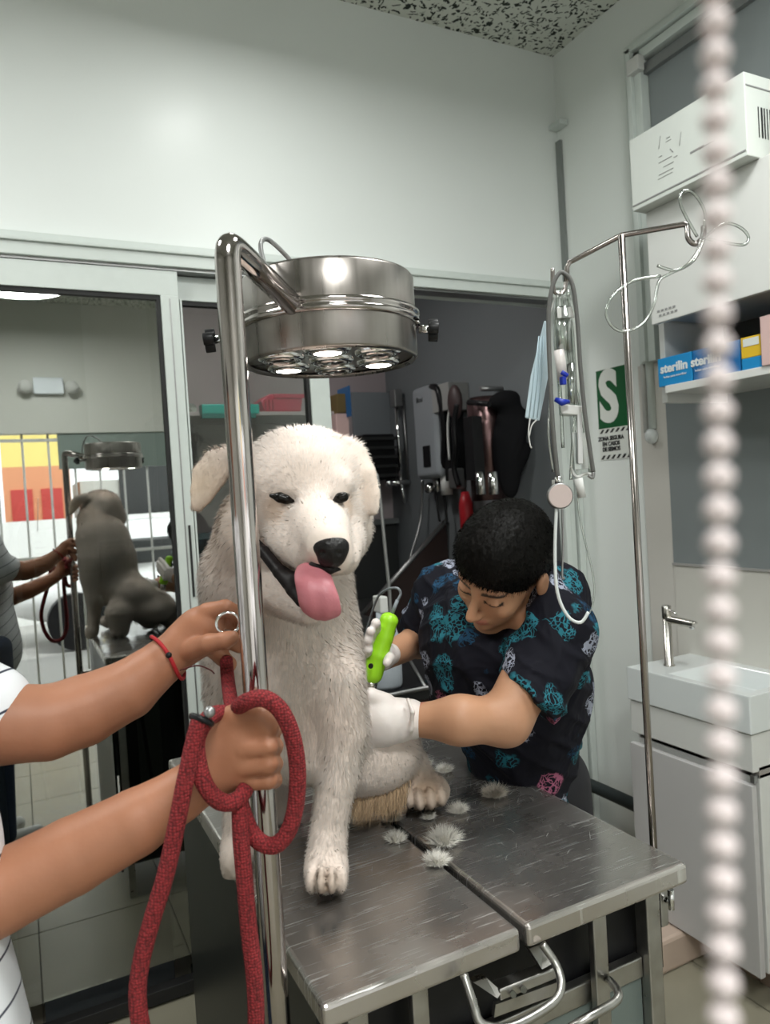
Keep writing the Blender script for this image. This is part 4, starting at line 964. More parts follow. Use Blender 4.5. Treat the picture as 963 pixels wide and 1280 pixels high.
for (px, py, s_) in ((541, 412, 1), (263, 425, -1)):
    K = at(px, py, 1.25 if s_ > 0 else 1.22); dirn = (K-LC).normalized(); e = LC+dirn*(RL+.004)
    MB().tube([e, K], .006, 12).build('knob_bolt', CHROME, lamp)
    kb = MB()
    for j in range(3):
        a = 2*math.pi*j/3+.5; off = (CU*math.cos(a)+fw*math.sin(a))*.009
        kb.tube([K+off-dirn*.006, K+off+dirn*.008], .0088, 12)
    kb.build('knob', BLACK, lamp, bevel=.001)
MB().tube(smooth_path([at(380, 349, 1.22), at(360, 322, 1.2), at(336, 300, 1.17), at(326, 305, 1.13), at(331, 332, 1.08), at(340, 345, 1.06)], 8), .0032, 8).build('lamp_cable', DULL, lamp)
for k, (u, v_) in enumerate(((.078, 0), (-.039, .0675), (-.039, -.0675))):
    sp_ = bpy.data.lights.new('lens_spot', 'SPOT'); sp_.energy = .25; sp_.spot_size = R(80); sp_.spot_blend = .6; sp_.shadow_soft_size = .014; sp_.color = (1, .96, .9)
    q = bpy.data.objects.new('lens_spot', sp_); COL.objects.link(q); q.location = LC+toward*u+side*v_+Vector((0, 0, -.068))

# ================================================================== DRIP STAND and what hangs on it
DP = 1.33
b0 = at(817, 1050, DP); px0, py0 = b0.x, b0.y
zt_ = at(784, 300, DP).z
iv = empty('drip_stand', (px0, py0, TZ-.2), 'slim steel drip stand with two-hook crossbar clamped to the table edge', 'stand')
MB().tube([(px0, py0, TZ-.2), (px0, py0, zt_)], .0056, 12).build('pole', POLEM, iv)
topc = Vector((px0, py0, zt_))
L0, R0_ = at(718, 325, 1.43), at(852, 281, 1.27)
rcurve = smooth_path([R0_, at(859, 282, 1.265), at(861, 298, 1.262), at(870, 305, 1.26), at(879, 296, 1.255), at(880, 283, 1.255)], 5)
lcurve = smooth_path([at(704, 366, 1.44), at(692, 352, 1.44), at(691, 336, 1.44)], 4)
MB().tube([at(708, 352, 1.44), at(709, 334, 1.435), at(712, 328, 1.432), L0, topc] + rcurve, .0042, 10).build('crossbar', POLEM, iv)
MB().tube(smooth_path([at(708, 348, 1.44), at(706, 362, 1.44), at(699, 368, 1.44), at(692, 360, 1.44), at(691, 336, 1.44)], 5), .0038, 8).build('hook', POLEM, iv)
# infusion set
inf = empty('infusion_set', at(712, 480, 1.42), 'clear infusion set with drip chamber and blue clamps hanging on left hook', 'infusion set')
DPT = 1.42
def hang(pts, d=DPT): return smooth_path([at(p[0], p[1], p[2] if len(p) > 2 else d) for p in pts], 5)
for pts, r in (((( 698, 364), (694, 420), (700, 480), (704, 560)), .0022), (((710, 362), (716, 420), (720, 500), (716, 560), (714, 600)), .0022), (((702, 366), (706, 400), (712, 450), (728, 520), (738, 590)), .0018), (((690, 480), (686, 540), (692, 590)), .0018), (((722, 560), (724, 640), (742, 720), (740, 760), (724, 778)), .0012)):
    MB().tube(hang(pts), r*1.25, 8).build('clear_tube', TUBEM, inf)
MB().tube([at(704, 385, DPT), at(706, 440, DPT)], .013, 16).build('fluid_bag_neck', TUBEM, inf)
bag = MB().prism([at(695, 370, DPT), at(716, 368, DPT), at(722, 400, DPT), at(728, 470, DPT), at(724, 520, DPT), at(700, 520, DPT), at(694, 440, DPT)], fw*.006)
bag.build('empty_bag', glass_mat('bag_film', (.86, .88, .86), .25, .25), inf, bevel=.003)
MB().prism([at(696, 385, DPT-.01), at(714, 384, DPT-.01), at(718, 397, DPT-.01), at(697, 398, DPT-.01)], -fw*.003).build('bag_hanger', PLASW, inf)
MB().tube([at(699, 438, DPT-.01), at(704, 475, DPT-.01)], .0085, 14).build('drip_chamber', mat('milky_clear', (.62, .58, .56), .3), inf)
MB().tube([at(714, 455, DPT-.01), at(716, 505, DPT-.01)], .007, 14).build('drip_chamber', TUBEM, inf)
MB().box(at(704, 474, DPT-.03)-Vector((.004, .004, .009)), at(704, 474, DPT-.03)+Vector((.004, .004, .004))).tube([at(702, 465, DPT-.03), at(710, 470, DPT-.03)], .004, 8).build('blue_clamp', mat('clamp_blue', (.01, .03, .35), .35), inf, bevel=.001)
MB().tube([at(694, 499, DPT-.03), at(703, 503, DPT-.03), at(712, 502, DPT-.03)], [.0035, .006, .003], 10).build('blue_clamp', mat('clamp_blue', (.01, .03, .35), .35), inf)
MB().prism([at(700, 505, DPT-.01), at(728, 508, DPT-.01), at(726, 520, DPT-.01), at(702, 518, DPT-.01)], -fw*.006).build('flow_regulator', PLASW, inf, bevel=.002)
MB().prism([at(721, 518, DPT-.01), at(727, 518, DPT-.01), at(728, 580, DPT-.01), at(722, 580, DPT-.01)], -fw*.006).build('label_strip', mat('white_strip', (.6, .6, .6), .5), inf, bevel=.001)
MB().prism([at(714, 540, DPT), at(733, 542, DPT), at(736, 586, DPT), at(718, 588, DPT)], -fw*.004).build('sterile_pouch', glass_mat('pouch_film', (.75, .78, .78), .3, .3), inf, bevel=.001)
MB().tube([at(723, 598, DPT-.01), at(728, 622, DPT-.01)], [.0075, .0065], 12).build('connector', PLASW, inf)
MB().tube(hang(((714, 583), (717, 592), (723, 596), (733, 592), (741, 594))), .0025, 8).build('y_piece', PLASW, inf)
MB().tube([at(697, 600, DPT), at(697, 612, DPT)], .009, 12).build('cap', PLASW, inf)
# stethoscope
ste = empty('stethoscope', at(700, 620, 1.38), 'grey stethoscope with pinkish round chestpiece hanging from the left hook', 'stethoscope')
DS = 1.385
MB().tube(hang(((698, 600), (692, 540), (688, 470), (686, 400), (690, 362), (698, 343), (706, 342), (716, 356), (722, 400), (726, 460), (732, 520), (739, 570), (742, 590)), DS), .0036, 10).build('tubing', mat('grey_rubber', (.11, .11, .105), .5), ste)
MB().tube(hang(((742, 590), (741, 597), (736, 594)), DS), .003, 8).build('ear_tip', DULL, ste)
MB().tube([at(698, 596, DS), at(699, 606, DS)], .006, 10).build('stem', CHROME, ste)
C0 = at(700, 620, DS-.02); rr = rad(16, DS)
mm_ = axis_M(C0, -fw)
MB().lathe([(0, -.006), (rr*.7, -.006), (rr, -.002), (rr, .004), (rr*.9, .006)], mm_, 32).build('chestpiece', DULL, ste)
MB().lathe([(rr*.92, .004), (rr*.9, .0062), (0, .0062)], mm_, 32, smooth=False).build('diaphragm', mat('pink_diaphragm', (.55, .45, .43), .4), ste)
# white cord loop
wc = MB().tube(hang(((696, 632), (694, 690), (697, 740), (710, 770), (726, 778), (736, 765)), 1.37), .0028, 8).build('white_cord', PORC, None)
tag(wc, 'white plastic cord hanging in a loop below the stethoscope', 'cord')
gc = MB().tube(hang(((703, 630), (704, 680), (703, 720), (706, 722)), 1.43), .002, 6).build('grey_cord', DULL, None)
tag(gc, 'thin grey cord hanging straight behind the white cord loop', 'cord')
# face mask
mk = empty('face_mask', at(680, 440, 1.45), 'pale blue folded face mask hanging by its loop from the hook', 'face mask')
DM = 1.44
q = [at(681, 400, DM), at(689, 405, DM), at(686, 470, DM), at(675, 526, DM), at(657, 522, DM), at(664, 470, DM)]
MB().prism(q, fw*.006).build('pleated_panel', mat('mask_blue', (.52, .64, .7), .8, bump=(60, .3)), mk, bevel=.002)
for k in range(3): MB().tube([at(680-k*3, 420, DM-.004), at(678-k*5, 470, DM-.004), at(672-k*5, 522, DM-.004)], .0009, 5).build('pleat', mat('mask_fold', (.42, .54, .6), .8), mk)
MB().tube(hang(((663, 523), (661, 540), (663, 556), (665, 560)), DM), .0013, 6).build('ear_loop', PLASW, mk)
MB().tube(hang(((671, 525), (665, 532), (662, 545)), DM), .0013, 6).build('ear_loop', PLASW, mk)
MB().tube(hang(((684, 402), (692, 380), (697, 364)), DM), .0013, 6).build('ear_loop', PLASW, mk)
# clear tubing coil on right hook
ct = empty('clear_tube_coil', at(868, 300, 1.25), 'thin clear plastic tubing coiled loosely over right hook of drip stand', 'tubing')
DC = 1.25
for pts in (((872, 296), (852, 258), (853, 240), (868, 242), (882, 268), (876, 300)), ((876, 300), (905, 280), (925, 284), (936, 296), (930, 306), (905, 303), (878, 297)), ((876, 300), (872, 315), (858, 332), (838, 342), (824, 352), (818, 380), (806, 402), (785, 414), (768, 410), (758, 392), (766, 370), (790, 352), (826, 345)), ((880, 300), (868, 325), (845, 338), (822, 332))):
    MB().tube(hang(pts, DC), .0022, 8).build('loop', TUBEM, ct)

# ================================================================== BEAD CHAIN close to the lens
bc = empty('bead_chain', at(893, 5, .15), 'out-of-focus white bead chain of a roller blind hanging closest to the camera', 'bead chain')
bd_me = None; z0, z1 = at(893, -60, .152), at(906, 1345, .145)
n = 34
strand = MB().tube([z0, z1], .0005, 6).build('string', PORC, bc)
for k in range(n):
    c = z0.lerp(z1, (k+.3)/n)
    if bd_me is None:
        o = MB().sphere((0, 0, 0), .0025, 16, 10).build('bead', mat('bead_white', (.72, .63, .63), .5), None); bd_me = o.data
    else: o = bpy.data.objects.new('bead', bd_me); COL.objects.link(o)
    o.parent = bc; o.location = c-parent_world(bc)

# ================================================================== THE DOG
dog = empty('dog', at(400, 1000, 1.25), 'large white dog with folded ears and tongue out sitting on the steel table', 'dog')
D = Body(.03)
Bl = D.blob
# trunk, chest, neck
Bl(352, 800, 1.34, 98, 95, 95, k=.05)
Bl(345, 720, 1.30, 92, 75, 88, k=.05)
Bl(362, 870, 1.34, 88, 85, 90, k=.05)
Bl(395, 905, 1.42, 70, 60, 120, k=.05)
Bl(448, 935, 1.52, 70, 52, 95, k=.05)
Bl(478, 935, 1.47, 44, 44, 55, rot=-20, k=.03)
# viewer's right foreleg
D.chain([(418, 850, 1.26, 36), (427, 915, 1.255, 31), (421, 975, 1.24, 25), (412, 1030, 1.235, 22), (408, 1070, 1.22, 25)], k=.025)
Bl(408, 1090, 1.205, 28, 24, 28, k=.012)
for px, dd in ((390, 1.185), (402, 1.165), (415, 1.165), (427, 1.185)): Bl(px, 1100, dd-.008, 8, 16, 17, k=.004)
for px in (396, 409, 421): D.chain([(px, 1078, 1.16, 2.2), (px-.3, 1116, 1.14, 3.2)], k=.003, op=-1)
# viewer's left foreleg
D.chain([(300, 870, 1.32, 38), (300, 940, 1.34, 28), (302, 1000, 1.33, 21), (298, 1050, 1.33, 20)], k=.025)
Bl(296, 1068, 1.315, 20, 25, 30, k=.012)
for px, dd in ((285, 1.3), (294, 1.29), (303, 1.29)): Bl(px, 1086, dd, 7, 12, 12, k=.006)
# hind leg stretched to the right and second haunch
D.chain([(480, 940, 1.5, 34), (512, 962, 1.53, 26), (524, 985, 1.53, 24)], k=.03)
Bl(530, 988, 1.50, 33, 22, 24, k=.015)
for px, py, dd in ((511, 996, 1.462), (524, 999, 1.455), (538, 998, 1.458), (551, 994, 1.47)): Bl(px, py, dd, 7.5, 13, 17, k=.004, rot=8)
D.chain([(440, 960, 1.5, 34), (450, 985, 1.5, 24), (468, 1003, 1.48, 16)], k=.03)
D.chain([(345, 950, 1.5, 44), (345, 1000, 1.5, 30)], k=.03)
# head
H = 1.20
Bl(380, 618, H, 76, 74, 84, k=.03)
Bl(378, 590, H-.01, 66, 48, 72, k=.03)
Bl(318, 664, H+.03, 44, 52, 60, k=.035)          # cheeks
Bl(432, 655, H+.02, 32, 44, 58, k=.03)
Bl(420, 668, H+.0, 30, 34, 40, k=.025)
# brow ridges, stop and muzzle
Bl(350, 604, H-.085, 26, 15, 12, rot=-6, k=.02); Bl(422, 606, H-.085, 17, 14, 12, rot=6, k=.02)
D.chain([(392, 640, H-.06, 40), (402, 664, H-.14, 36), (410, 680, H-.20, 29)], k=.025)
D.chain([(368, 672, H-.07, 34), (392, 692, H-.15, 27), (402, 697, H-.18, 21)], k=.012)     # left flew
D.chain([(432, 676, H-.06, 24), (428, 697, H-.15, 21), (422, 700, H-.19, 17)], k=.015)     # right flew
# lower jaw
D.chain([(332, 726, H+.0, 32), (364, 750, H-.07, 24), (388, 764, H-.12, 18)], k=.012)
Bl(345, 752, H+.04, 54, 42, 52, k=.03)
# ears (folded triangles)
for pts in (((296, 570, 1.215, 17), (268, 576, 1.20, 12), (252, 592, 1.185, 9)), ((268, 576, 1.2, 11), (258, 606, 1.185, 10), (248, 630, 1.18, 6)), ((252, 590, 1.185, 8), (246, 612, 1.18, 7), (246, 634, 1.18, 5)), ((284, 578, 1.2, 12), (272, 600, 1.19, 9), (258, 622, 1.182, 7))):
    D.chain(pts, k=.012)
for pts in (((434, 564, 1.2, 14), (449, 570, 1.185, 11), (461, 590, 1.175, 8), (468, 617, 1.17, 7), (468, 640, 1.168, 4.5)), ((442, 566, 1.19, 11), (456, 594, 1.175, 8), (465, 632, 1.17, 5))):
    D.chain(pts, k=.012)
# eye sockets, inner ear hollow, mouth slit
D.chain([(338, 618, H-.118, 4.2), (366, 626, H-.118, 4.5)], k=.012, op=-1)
D.chain([(417, 626, H-.118, 4.0), (436, 619, H-.118, 4.0)], k=.012, op=-1)
D.chain([(308, 664, H-.05, 4), (322, 682, H-.085, 6), (348, 712, H-.13, 7.5), (372, 742, H-.17, 8), (384, 752, H-.2, 8)], k=.008, op=-1)
D.chain([(270, 600, 1.15, 2), (282, 588, 1.15, 2)], k=.01, op=-1)
D.chain([(386, 900, 1.2, 3), (392, 950, 1.2, 5)], k=.03, op=-1)
V, Q = D.mesh(.0032); V = relax(V, Q, 2); N = normals(V, Q)
cream, beige, pinkish = (.74, .63, .56), (.55, .4, .26), (.72, .5, .4)
S_ = [(at(250, 610, 1.18), .06, (.75, .6, .46), 1), (at(460, 610, 1.2), .05, (.76, .62, .5), 1),
      (at(300, 660, 1.22), .09, (.74, .6, .5), 1), (at(352, 634, H-.09), .030, (.74, .54, .40), 1), (at(427, 634, H-.09), .024, (.74, .54, .40), 1),
      (at(380, 600, H-.08), .045, (.77, .65, .56), 1), (at(365, 715, H-.1), .035, (.66, .48, .40), 1),
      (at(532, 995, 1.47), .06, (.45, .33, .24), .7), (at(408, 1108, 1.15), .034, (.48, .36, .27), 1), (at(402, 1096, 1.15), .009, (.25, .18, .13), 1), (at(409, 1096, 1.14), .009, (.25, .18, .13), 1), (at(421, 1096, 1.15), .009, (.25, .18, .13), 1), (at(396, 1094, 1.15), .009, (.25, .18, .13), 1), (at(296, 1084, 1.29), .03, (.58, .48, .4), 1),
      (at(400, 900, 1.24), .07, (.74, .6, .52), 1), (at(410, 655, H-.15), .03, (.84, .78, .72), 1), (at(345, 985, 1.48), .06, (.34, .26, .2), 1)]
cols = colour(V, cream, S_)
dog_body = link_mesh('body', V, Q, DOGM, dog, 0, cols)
# fur
nose_c = at(413, 688, .99)
fn = np.cross(V[Q[:, 2]]-V[Q[:, 0]], V[Q[:, 3]]-V[Q[:, 1]]); ar = np.linalg.norm(fn, axis=1); pr = ar/ar.sum()
NH = 120000
fi = rng.choice(len(Q), NH, p=pr); w = rng.dirichlet((1, 1, 1, 1), NH)
Pp = (V[Q[fi]]*w[:, :, None]).sum(1); Pn = (N[Q[fi]]*w[:, :, None]).sum(1); Pn /= np.linalg.norm(Pn, axis=1)[:, None]
away = Pp-np.array(nose_c); dist = np.linalg.norm(away, axis=1); away /= dist[:, None]
wh = np.clip((dist-.16)/.1, 0, 1)[:, None]
flow = away*(1-wh)+np.array((0, 0, -1.0))*wh
flow = flow-Pn*(flow*Pn).sum(1)[:, None]; flow /= np.maximum(np.linalg.norm(flow, axis=1), 1e-4)[:, None]
Dh = flow*.8+Pn*.5+rng.normal(size=(NH, 3))*.12; Dh /= np.linalg.norm(Dh, axis=1)[:, None]
Ln = np.where(dist < .09, .0025, np.where(dist < .2, .006, .0105))*rng.uniform(.6, 1.3, NH)
eye_pts = [at(352, 623, H-.1), at(426, 622, H-.1)]
keep = np.ones(NH, bool)
for e in eye_pts: keep &= np.linalg.norm(Pp-np.array(e), axis=1) > .014
for a, b_ in (((308, 664, H-.05), (348, 712, H-.13)), ((348, 712, H-.13), (384, 752, H-.2))):
    A, B = np.array(at(*a)), np.array(at(*b_)); t = np.clip(((Pp-A)@(B-A))/((B-A)@(B-A)), 0, 1); keep &= np.linalg.norm(Pp-(A+t[:, None]*(B-A)), axis=1) > .011
keep &= np.linalg.norm(Pp-np.array(nose_c), axis=1) > .03
leg = (Pp[:, 2] < 1.10); Ln[leg] *= .55
paw = Pp[:, 2] < TZ+.055; Ln[paw] *= .5
for e_ in (at(262, 600, 1.19), at(246, 625, 1.18), at(456, 590, 1.2), at(464, 630, 1.2)): Ln[np.linalg.norm(Pp-np.array(e_), axis=1) < .038] *= .45
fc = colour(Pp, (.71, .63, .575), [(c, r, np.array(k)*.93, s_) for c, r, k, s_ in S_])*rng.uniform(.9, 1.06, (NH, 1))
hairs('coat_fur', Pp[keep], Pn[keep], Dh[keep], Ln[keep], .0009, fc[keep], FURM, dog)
# nose
NB = Body(.008)
NB.blob(413, 684, .985, 24, 17, 19, rot=-4); NB.blob(414, 697, .988, 17, 14, 16); NB.blob(412, 677, .995, 21, 10, 15)
NB.blob(402, 692, .965, 4.5, 3, 6, rot=20, k=.003, op=-1); NB.blob(425, 692, .965, 4.5, 3, 6, rot=-20, k=.003, op=-1)
NB.chain([(414, 694, .962, .8), (414, 708, .97, 1)], k=.003, op=-1)
V2, Q2 = NB.mesh(.0012); link_mesh('nose', V2, Q2, NOSE, dog, 2)
# eyes
for (a, b_) in (((339, 619.5, H-.111), (366, 626.5, H-.114)), ((418, 626, H-.113), (435, 619, H-.106))):
    EB = Body(.004); EB.chain([(*a, 2.6), ((a[0]*.6+b_[0]*.4), (a[1]*.6+b_[1]*.4)-.5, a[2]-.003, 6.2), ((a[0]*.3+b_[0]*.7), (a[1]*.3+b_[1]*.7), a[2]-.003, 5.6), (*b_, 2.6)])
    V2, Q2 = EB.mesh(.001); link_mesh('eye', V2, Q2, mat('dog_eye', (.004, .003, .002), .25, spec=.25), dog, 2)
# mouth lining: dark lip filling the slit
MBd = Body(.006)
MBd.chain([(319, 676, H-.072, 5), (330, 690, H-.094, 7.5), (350, 715, H-.124, 8.5), (367, 737, H-.150, 9), (377, 752, H-.168, 7.5)])
MBd.chain([(352, 716, H-.11, 8), (374, 726, H-.15, 9), (392, 718, H-.18, 9)])
MBd.chain([(392, 708, H-.205, 7), (412, 712, H-.215, 6), (426, 708, H-.20, 5)])
V2, Q2 = MBd.mesh(.0018); link_mesh('dark_lip', V2, Q2, LIPM, dog, 2)
# tongue
def tongue_mesh():
    cl = smooth_path([at(391, 706, 1.0), at(392, 716, .978), at(394, 728, .962), at(397, 742, .955), at(399, 756, .956), at(401, 768, .963), at(401, 774, .972)], 5)
    n = len(cl); hw = [rad(np.interp(i/(n-1), (0, .18, .5, .75, .88, .96, 1), (20, 25, 27, 27, 24, 15, 3)), .96) for i in range(n)]
    V, Fc, S = [], [], 20; acr = (CR*math.cos(R(-6))+CU*math.sin(R(-6)))
    for i, c in enumerate(cl):
        t = (cl[min(n-1, i+1)]-cl[max(0, i-1)]).normalized(); nn = acr.cross(t).normalized()
        if nn.dot(fw) > 0: nn = -nn
        th = min(.0045, hw[i]*.5)
        for k in range(S):
            a = 2*math.pi*k/S; u = math.cos(a); v = math.sin(a)
            g = -.0022*math.exp(-(u/.22)**2) if v > 0 else 0
            V.append(c+acr*u*hw[i]+nn*(v*th+g-.004*u*u))
    for i in range(n-1):
        for k in range(S): Fc.append((i*S+k, i*S+(k+1) % S, (i+1)*S+(k+1) % S, (i+1)*S+k))
    m = MB(); m.add(V, Fc, True); m.f += [tuple(range(S))[::-1], tuple((n-1)*S+k for k in range(S))]; m.sm += [True, True]
    return m
o = tongue_mesh().build('tongue', TONGUE, dog); sm_ = o.modifiers.new('smooth', 'SUBSURF'); sm_.levels = 1; sm_.render_levels = 1
for px, py, dd in ((388, 1109, 1.165), (401, 1116, 1.15), (415, 1116, 1.15), (428, 1109, 1.165), (516, 1008, 1.465), (529, 1011, 1.46), (542, 1009, 1.465)):
    A = at(px, py, dd+.008); B = at(px, py+5, dd-.006)
    MB().tube([A, B], [.0035, .0012], 8).build('claw', LIPM, dog)
# tail and hind-leg feathers
def tuft(name, roots, tips, n, ln, col, parent, width=.0011, m=FURM):
    """long hairs from a segment of roots to a segment of tips"""
    a, b = [np.array(at(*p)) for p in roots]; c, d = [np.array(at(*p)) for p in tips]
    t = rng.uniform(0, 1, n)[:, None]; P = a*(1-t)+b*t+rng.normal(size=(n, 3))*.006; T = c*(1-t)+d*t+rng.normal(size=(n, 3))*.009
    Dv = T-P; L_ = np.linalg.norm(Dv, axis=1); Dv /= L_[:, None]; Nn = np.tile(-np.array(fw), (n, 1))+rng.normal(size=(n, 3))*.3; Nn[:, 2] += .5; Nn /= np.linalg.norm(Nn, axis=1)[:, None]
    cc = np.array(col)*rng.uniform(.5, 1.25, (n, 1))
    return hairs(name, P, Nn, Dv, L_*rng.uniform(.7, 1.05, n)*ln, width, cc, m, parent)
tuft('leg_feathering', ((448, 975, 1.44), (502, 975, 1.45)), ((440, 1038, 1.395), (500, 1022, 1.40)), 4200, 1, (.52, .36, .22), dog, .0016)
tuft('leg_feathering', ((490, 985, 1.5), (548, 985, 1.52)), ((492, 1012, 1.44), (562, 1004, 1.46)), 1400, .8, (.8, .7, .6), dog)
tuft('tail_hair', ((470, 915, 1.6), (500, 940, 1.62)), ((530, 932, 1.68), (528, 945, 1.6)), 1600, 1, (.85, .78, .7), dog)

# shorn fur on the table: clumps and loose hairs
def clump(px, py, r, n, label, col=(.88, .85, .78)):
    c = np.array(on(2, TZ+.004, px, py)); n_ = int(n*1.8)
    th = rng.uniform(0, 2*math.pi, n_); el = rng.beta(1.3, 2, n_)*1.4
    rt = c+np.stack([np.cos(th), np.sin(th), 0*th], 1)*(rng.uniform(0, .6, n_)*r)[:, None]; rt[:, 2] = TZ+.001
    dv = np.stack([np.cos(th)*np.cos(el), np.sin(th)*np.cos(el), np.sin(el)], 1)+rng.normal(size=(n_, 3))*.25; dv[:, 2] = np.abs(dv[:, 2])*.8+.03
    dv /= np.linalg.norm(dv, axis=1)[:, None]; nn = dv*.5+np.array((0, 0, .8)); nn /= np.linalg.norm(nn, axis=1)[:, None]
    o = hairs('fur_clump', rt, nn, dv, rng.uniform(.4, 1, n_)*r*1.1, .0007, np.array(col)*rng.uniform(.85, 1.1, (n_, 1)), FURM, None, kind=None)
    o['label'] = label; o['category'] = 'fur'; o['group'] = 'clumps of shorn white fur on the table'
for a in ((618, 992, .024, 900, 'white fur clump lying alone nearest the groomer’s shirt', (.82, .75, .66)), (530, 955, .018, 700, 'fur clump just below the wrist of glove'), (556, 962, .018, 700, 'fur clump right behind the hind paw toes'),
          (572, 1012, .019, 700, 'fur clump right of the hind paw, level with its toes'), (555, 1050, .028, 1100, 'largest fur clump lying across the table gap'), (546, 1076, .02, 700, 'fur clump on the gap, closest to the camera'),
          (495, 1048, .018, 600, 'faint fur clump left of the table gap below the feathering'), (490, 1022, .017, 600, 'fur clump tucked under the beige leg feathering'), (535, 1020, .014, 500, 'small fur clump just in front of hind paw')):
    clump(*a)
nl = 260
xs = rng.normal(.66, .09, nl); ys = rng.normal(1.2, .13, nl); ok = (xs > tx0+.03) & (xs < tx1-.02) & (ys < ty1-.03) & (ys > ty0+.05); xs, ys = xs[ok], ys[ok]; nl = len(xs)
th = rng.normal(.3, 1.0, nl); P = np.stack([xs, ys, np.full(nl, TZ+.0006)], 1); Dv = np.stack([np.cos(th), np.sin(th), np.full(nl, .03)], 1)
o = hairs('loose_hair', P, np.tile((0, 0, 1.), (nl, 1)), Dv, rng.uniform(.006, .022, nl), .0005, np.tile((.8, .8, .78), (nl, 1)), FURM, None); tag(o, 'loose white dog hairs scattered over the steel table top', 'hair')

# ================================================================== THE GROOMER
gr = empty('person', (1.02, 1.28, 0), 'groomer in black printed scrubs leaning over the table to clip the dog', 'person')
cH = at(629, 708, 1.50); HS = .91
def cb(x, y, z): return (CR*x + CU*y - fw*z)          # camera-frame direction -> world
hf = cb(-.62, -.62, .48).normalized(); hl = cb(.763, -.371, .53).normalized(); hl = (hl-hf*hl.dot(hf)).normalized(); hu = hf.cross(hl).normalized()
def hp(f, l, u): return cH + hf*f*HS + hl*l*HS + hu*u*HS
class HeadBody(Body):
    def ell(s, c, r, axes, k=None, op=1): return Body.ell(s, c, [q*HS for q in r], axes, k, op)
G = HeadBody(.02)
ax_ = (hf, hl, hu)
G.ell(hp(-.012, 0, .028), (.088, .070, .082), ax_, k=.02)
G.ell(hp(.028, 0, -.02), (.062, .060, .078), ax_, k=.02)
G.ell(hp(.048, 0, -.062), (.042, .044, .036), ax_, k=.02)      # jaw
G.ell(hp(.076, 0, -.088), (.016, .018, .015), ax_, k=.012)     # chin
G.ell(hp(.072, 0, .022), (.018, .052, .012), ax_, k=.012)      # brow
for s_ in (-1, 1): G.ell(hp(.058, .038*s_, -.028), (.026, .022, .024), ax_, k=.015)  # cheek bones
G.cone(hp(.088, 0, .008), .006, hp(.112, 0, -.034), .0095, k=.010)  # nose
for s_ in (-1, 1): G.ell(hp(.100, .010*s_, -.038), (.010, .007, .007), ax_, k=.006)
for s_ in (-1, 1): G.ell(hp(.090, .030*s_, .002), (.012, .013, .008), ax_, k=.010, op=-1)
for s_ in (-1, 1): G.ell(hp(.080, .030*s_, .000), (.011, .015, .010), ax_, k=.004)
G.ell(hp(.092, 0, -.057), (.010, .022, .006), ax_, k=.006)
G.ell(hp(.090, 0, -.067), (.010, .018, .006), ax_, k=.005)
G.cone(hp(.104, -.018, -.062), .0012, hp(.104, .018, -.062), .0012, k=.003, op=-1)
for s_ in (-1, 1):
    G.ell(hp(-.010, .080*s_, -.012), (.018, .009, .030), ax_, k=.008)
    G.ell(hp(-.008, .090*s_, -.010), (.009, .005, .017), ax_, k=.004, op=-1)
neck_b = at(688, 760, 1.60)
G.cone(hp(-.035, 0, -.05), .052, neck_b, .05, k=.02)
# torso
sL, sR = at(692, 790, 1.50), at(556, 738, 1.80)
hip = Vector((1.03, 1.27, .93))
mid = at(640, 850, 1.68); chest = at(622, 785, 1.66)
G.cone(at(655, 990, 1.74), .075, mid, .105, k=.05); G.cone(mid, .09, chest, .09, k=.05); G.cone(chest, .08, at(668, 760, 1.62), .05, k=.03)
G.cone(sL, .04, sR, .04, k=.03)
# arms
eL, wL = at(632, 900, 1.40), at(512, 900, 1.40)
G.cone(sL, .05, eL, .040, k=.03); G.cone(eL, .038, at(575, 900, 1.37), .036, k=.02); G.cone(at(575, 900, 1.37), .036, wL, .025, k=.02)
eR, wR = at(524, 800, 1.86), at(480, 822, 1.66)
G.cone(sR, .048, eR, .036, k=.03); G.cone(eR, .034, wR, .024, k=.02)
# hips and legs to the floor
hx = Vector((at(640, 1000, 1.80).x+.02, at(640, 1000, 1.80).y, 0))
for s_ in (-1, 1):
    off = Vector((.02, .07*s_, 0))
    G.cone(hx+off+Vector((0, 0, .88)), .065, hx+off+Vector((.03, 0, .5)), .06, k=.03); G.cone(hx+off+Vector((.03, 0, .5)), .058, hx+off+Vector((.06, 0, .1)), .04, k=.02)
    G.cone(hx+off+Vector((.07, 0, .05)), .035, hx+off+Vector((-.1, 0, .03)), .028, k=.02)
V, Q = G.mesh(.0035); V = relax(V, Q, 1)
def headspace(V):
    r = (V-np.array(cH))/HS; return r@np.array(hf), r@np.array(hl), r@np.array(hu)
a, l, u = headspace(V); cols = np.ones((len(V), 3))*np.array((.46, .24, .14))
def paint(mask_w, col): 
    global cols
    mask_w = np.clip(mask_w, 0, 1)[:, None]; cols = cols*(1-mask_w)+np.array(col)*mask_w
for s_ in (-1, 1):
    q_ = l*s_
    paint(((np.abs(q_-.033) < .022) & (np.abs(u-.020) < .0052) & (a > .06)).astype(float)*.95, (.02, .012, .01))      # eyebrows, painted wide and dark to take in the brow shadow
    paint(((np.abs(q_-.030) < .016) & (np.abs(u+.0035+((q_-.03)*8)**2*.012) < .0036) & (a > .06)).astype(float), (.02, .012, .01))       # closed lids, with the eye-line shadow painted into their colour
paint(((np.abs(l) < .02) & (np.abs(u+.062) < .010) & (a > .08)).astype(float)*.7, (.42, .14, .11))
link_mesh('body', V, Q, SKIN2, gr, 1, cols)
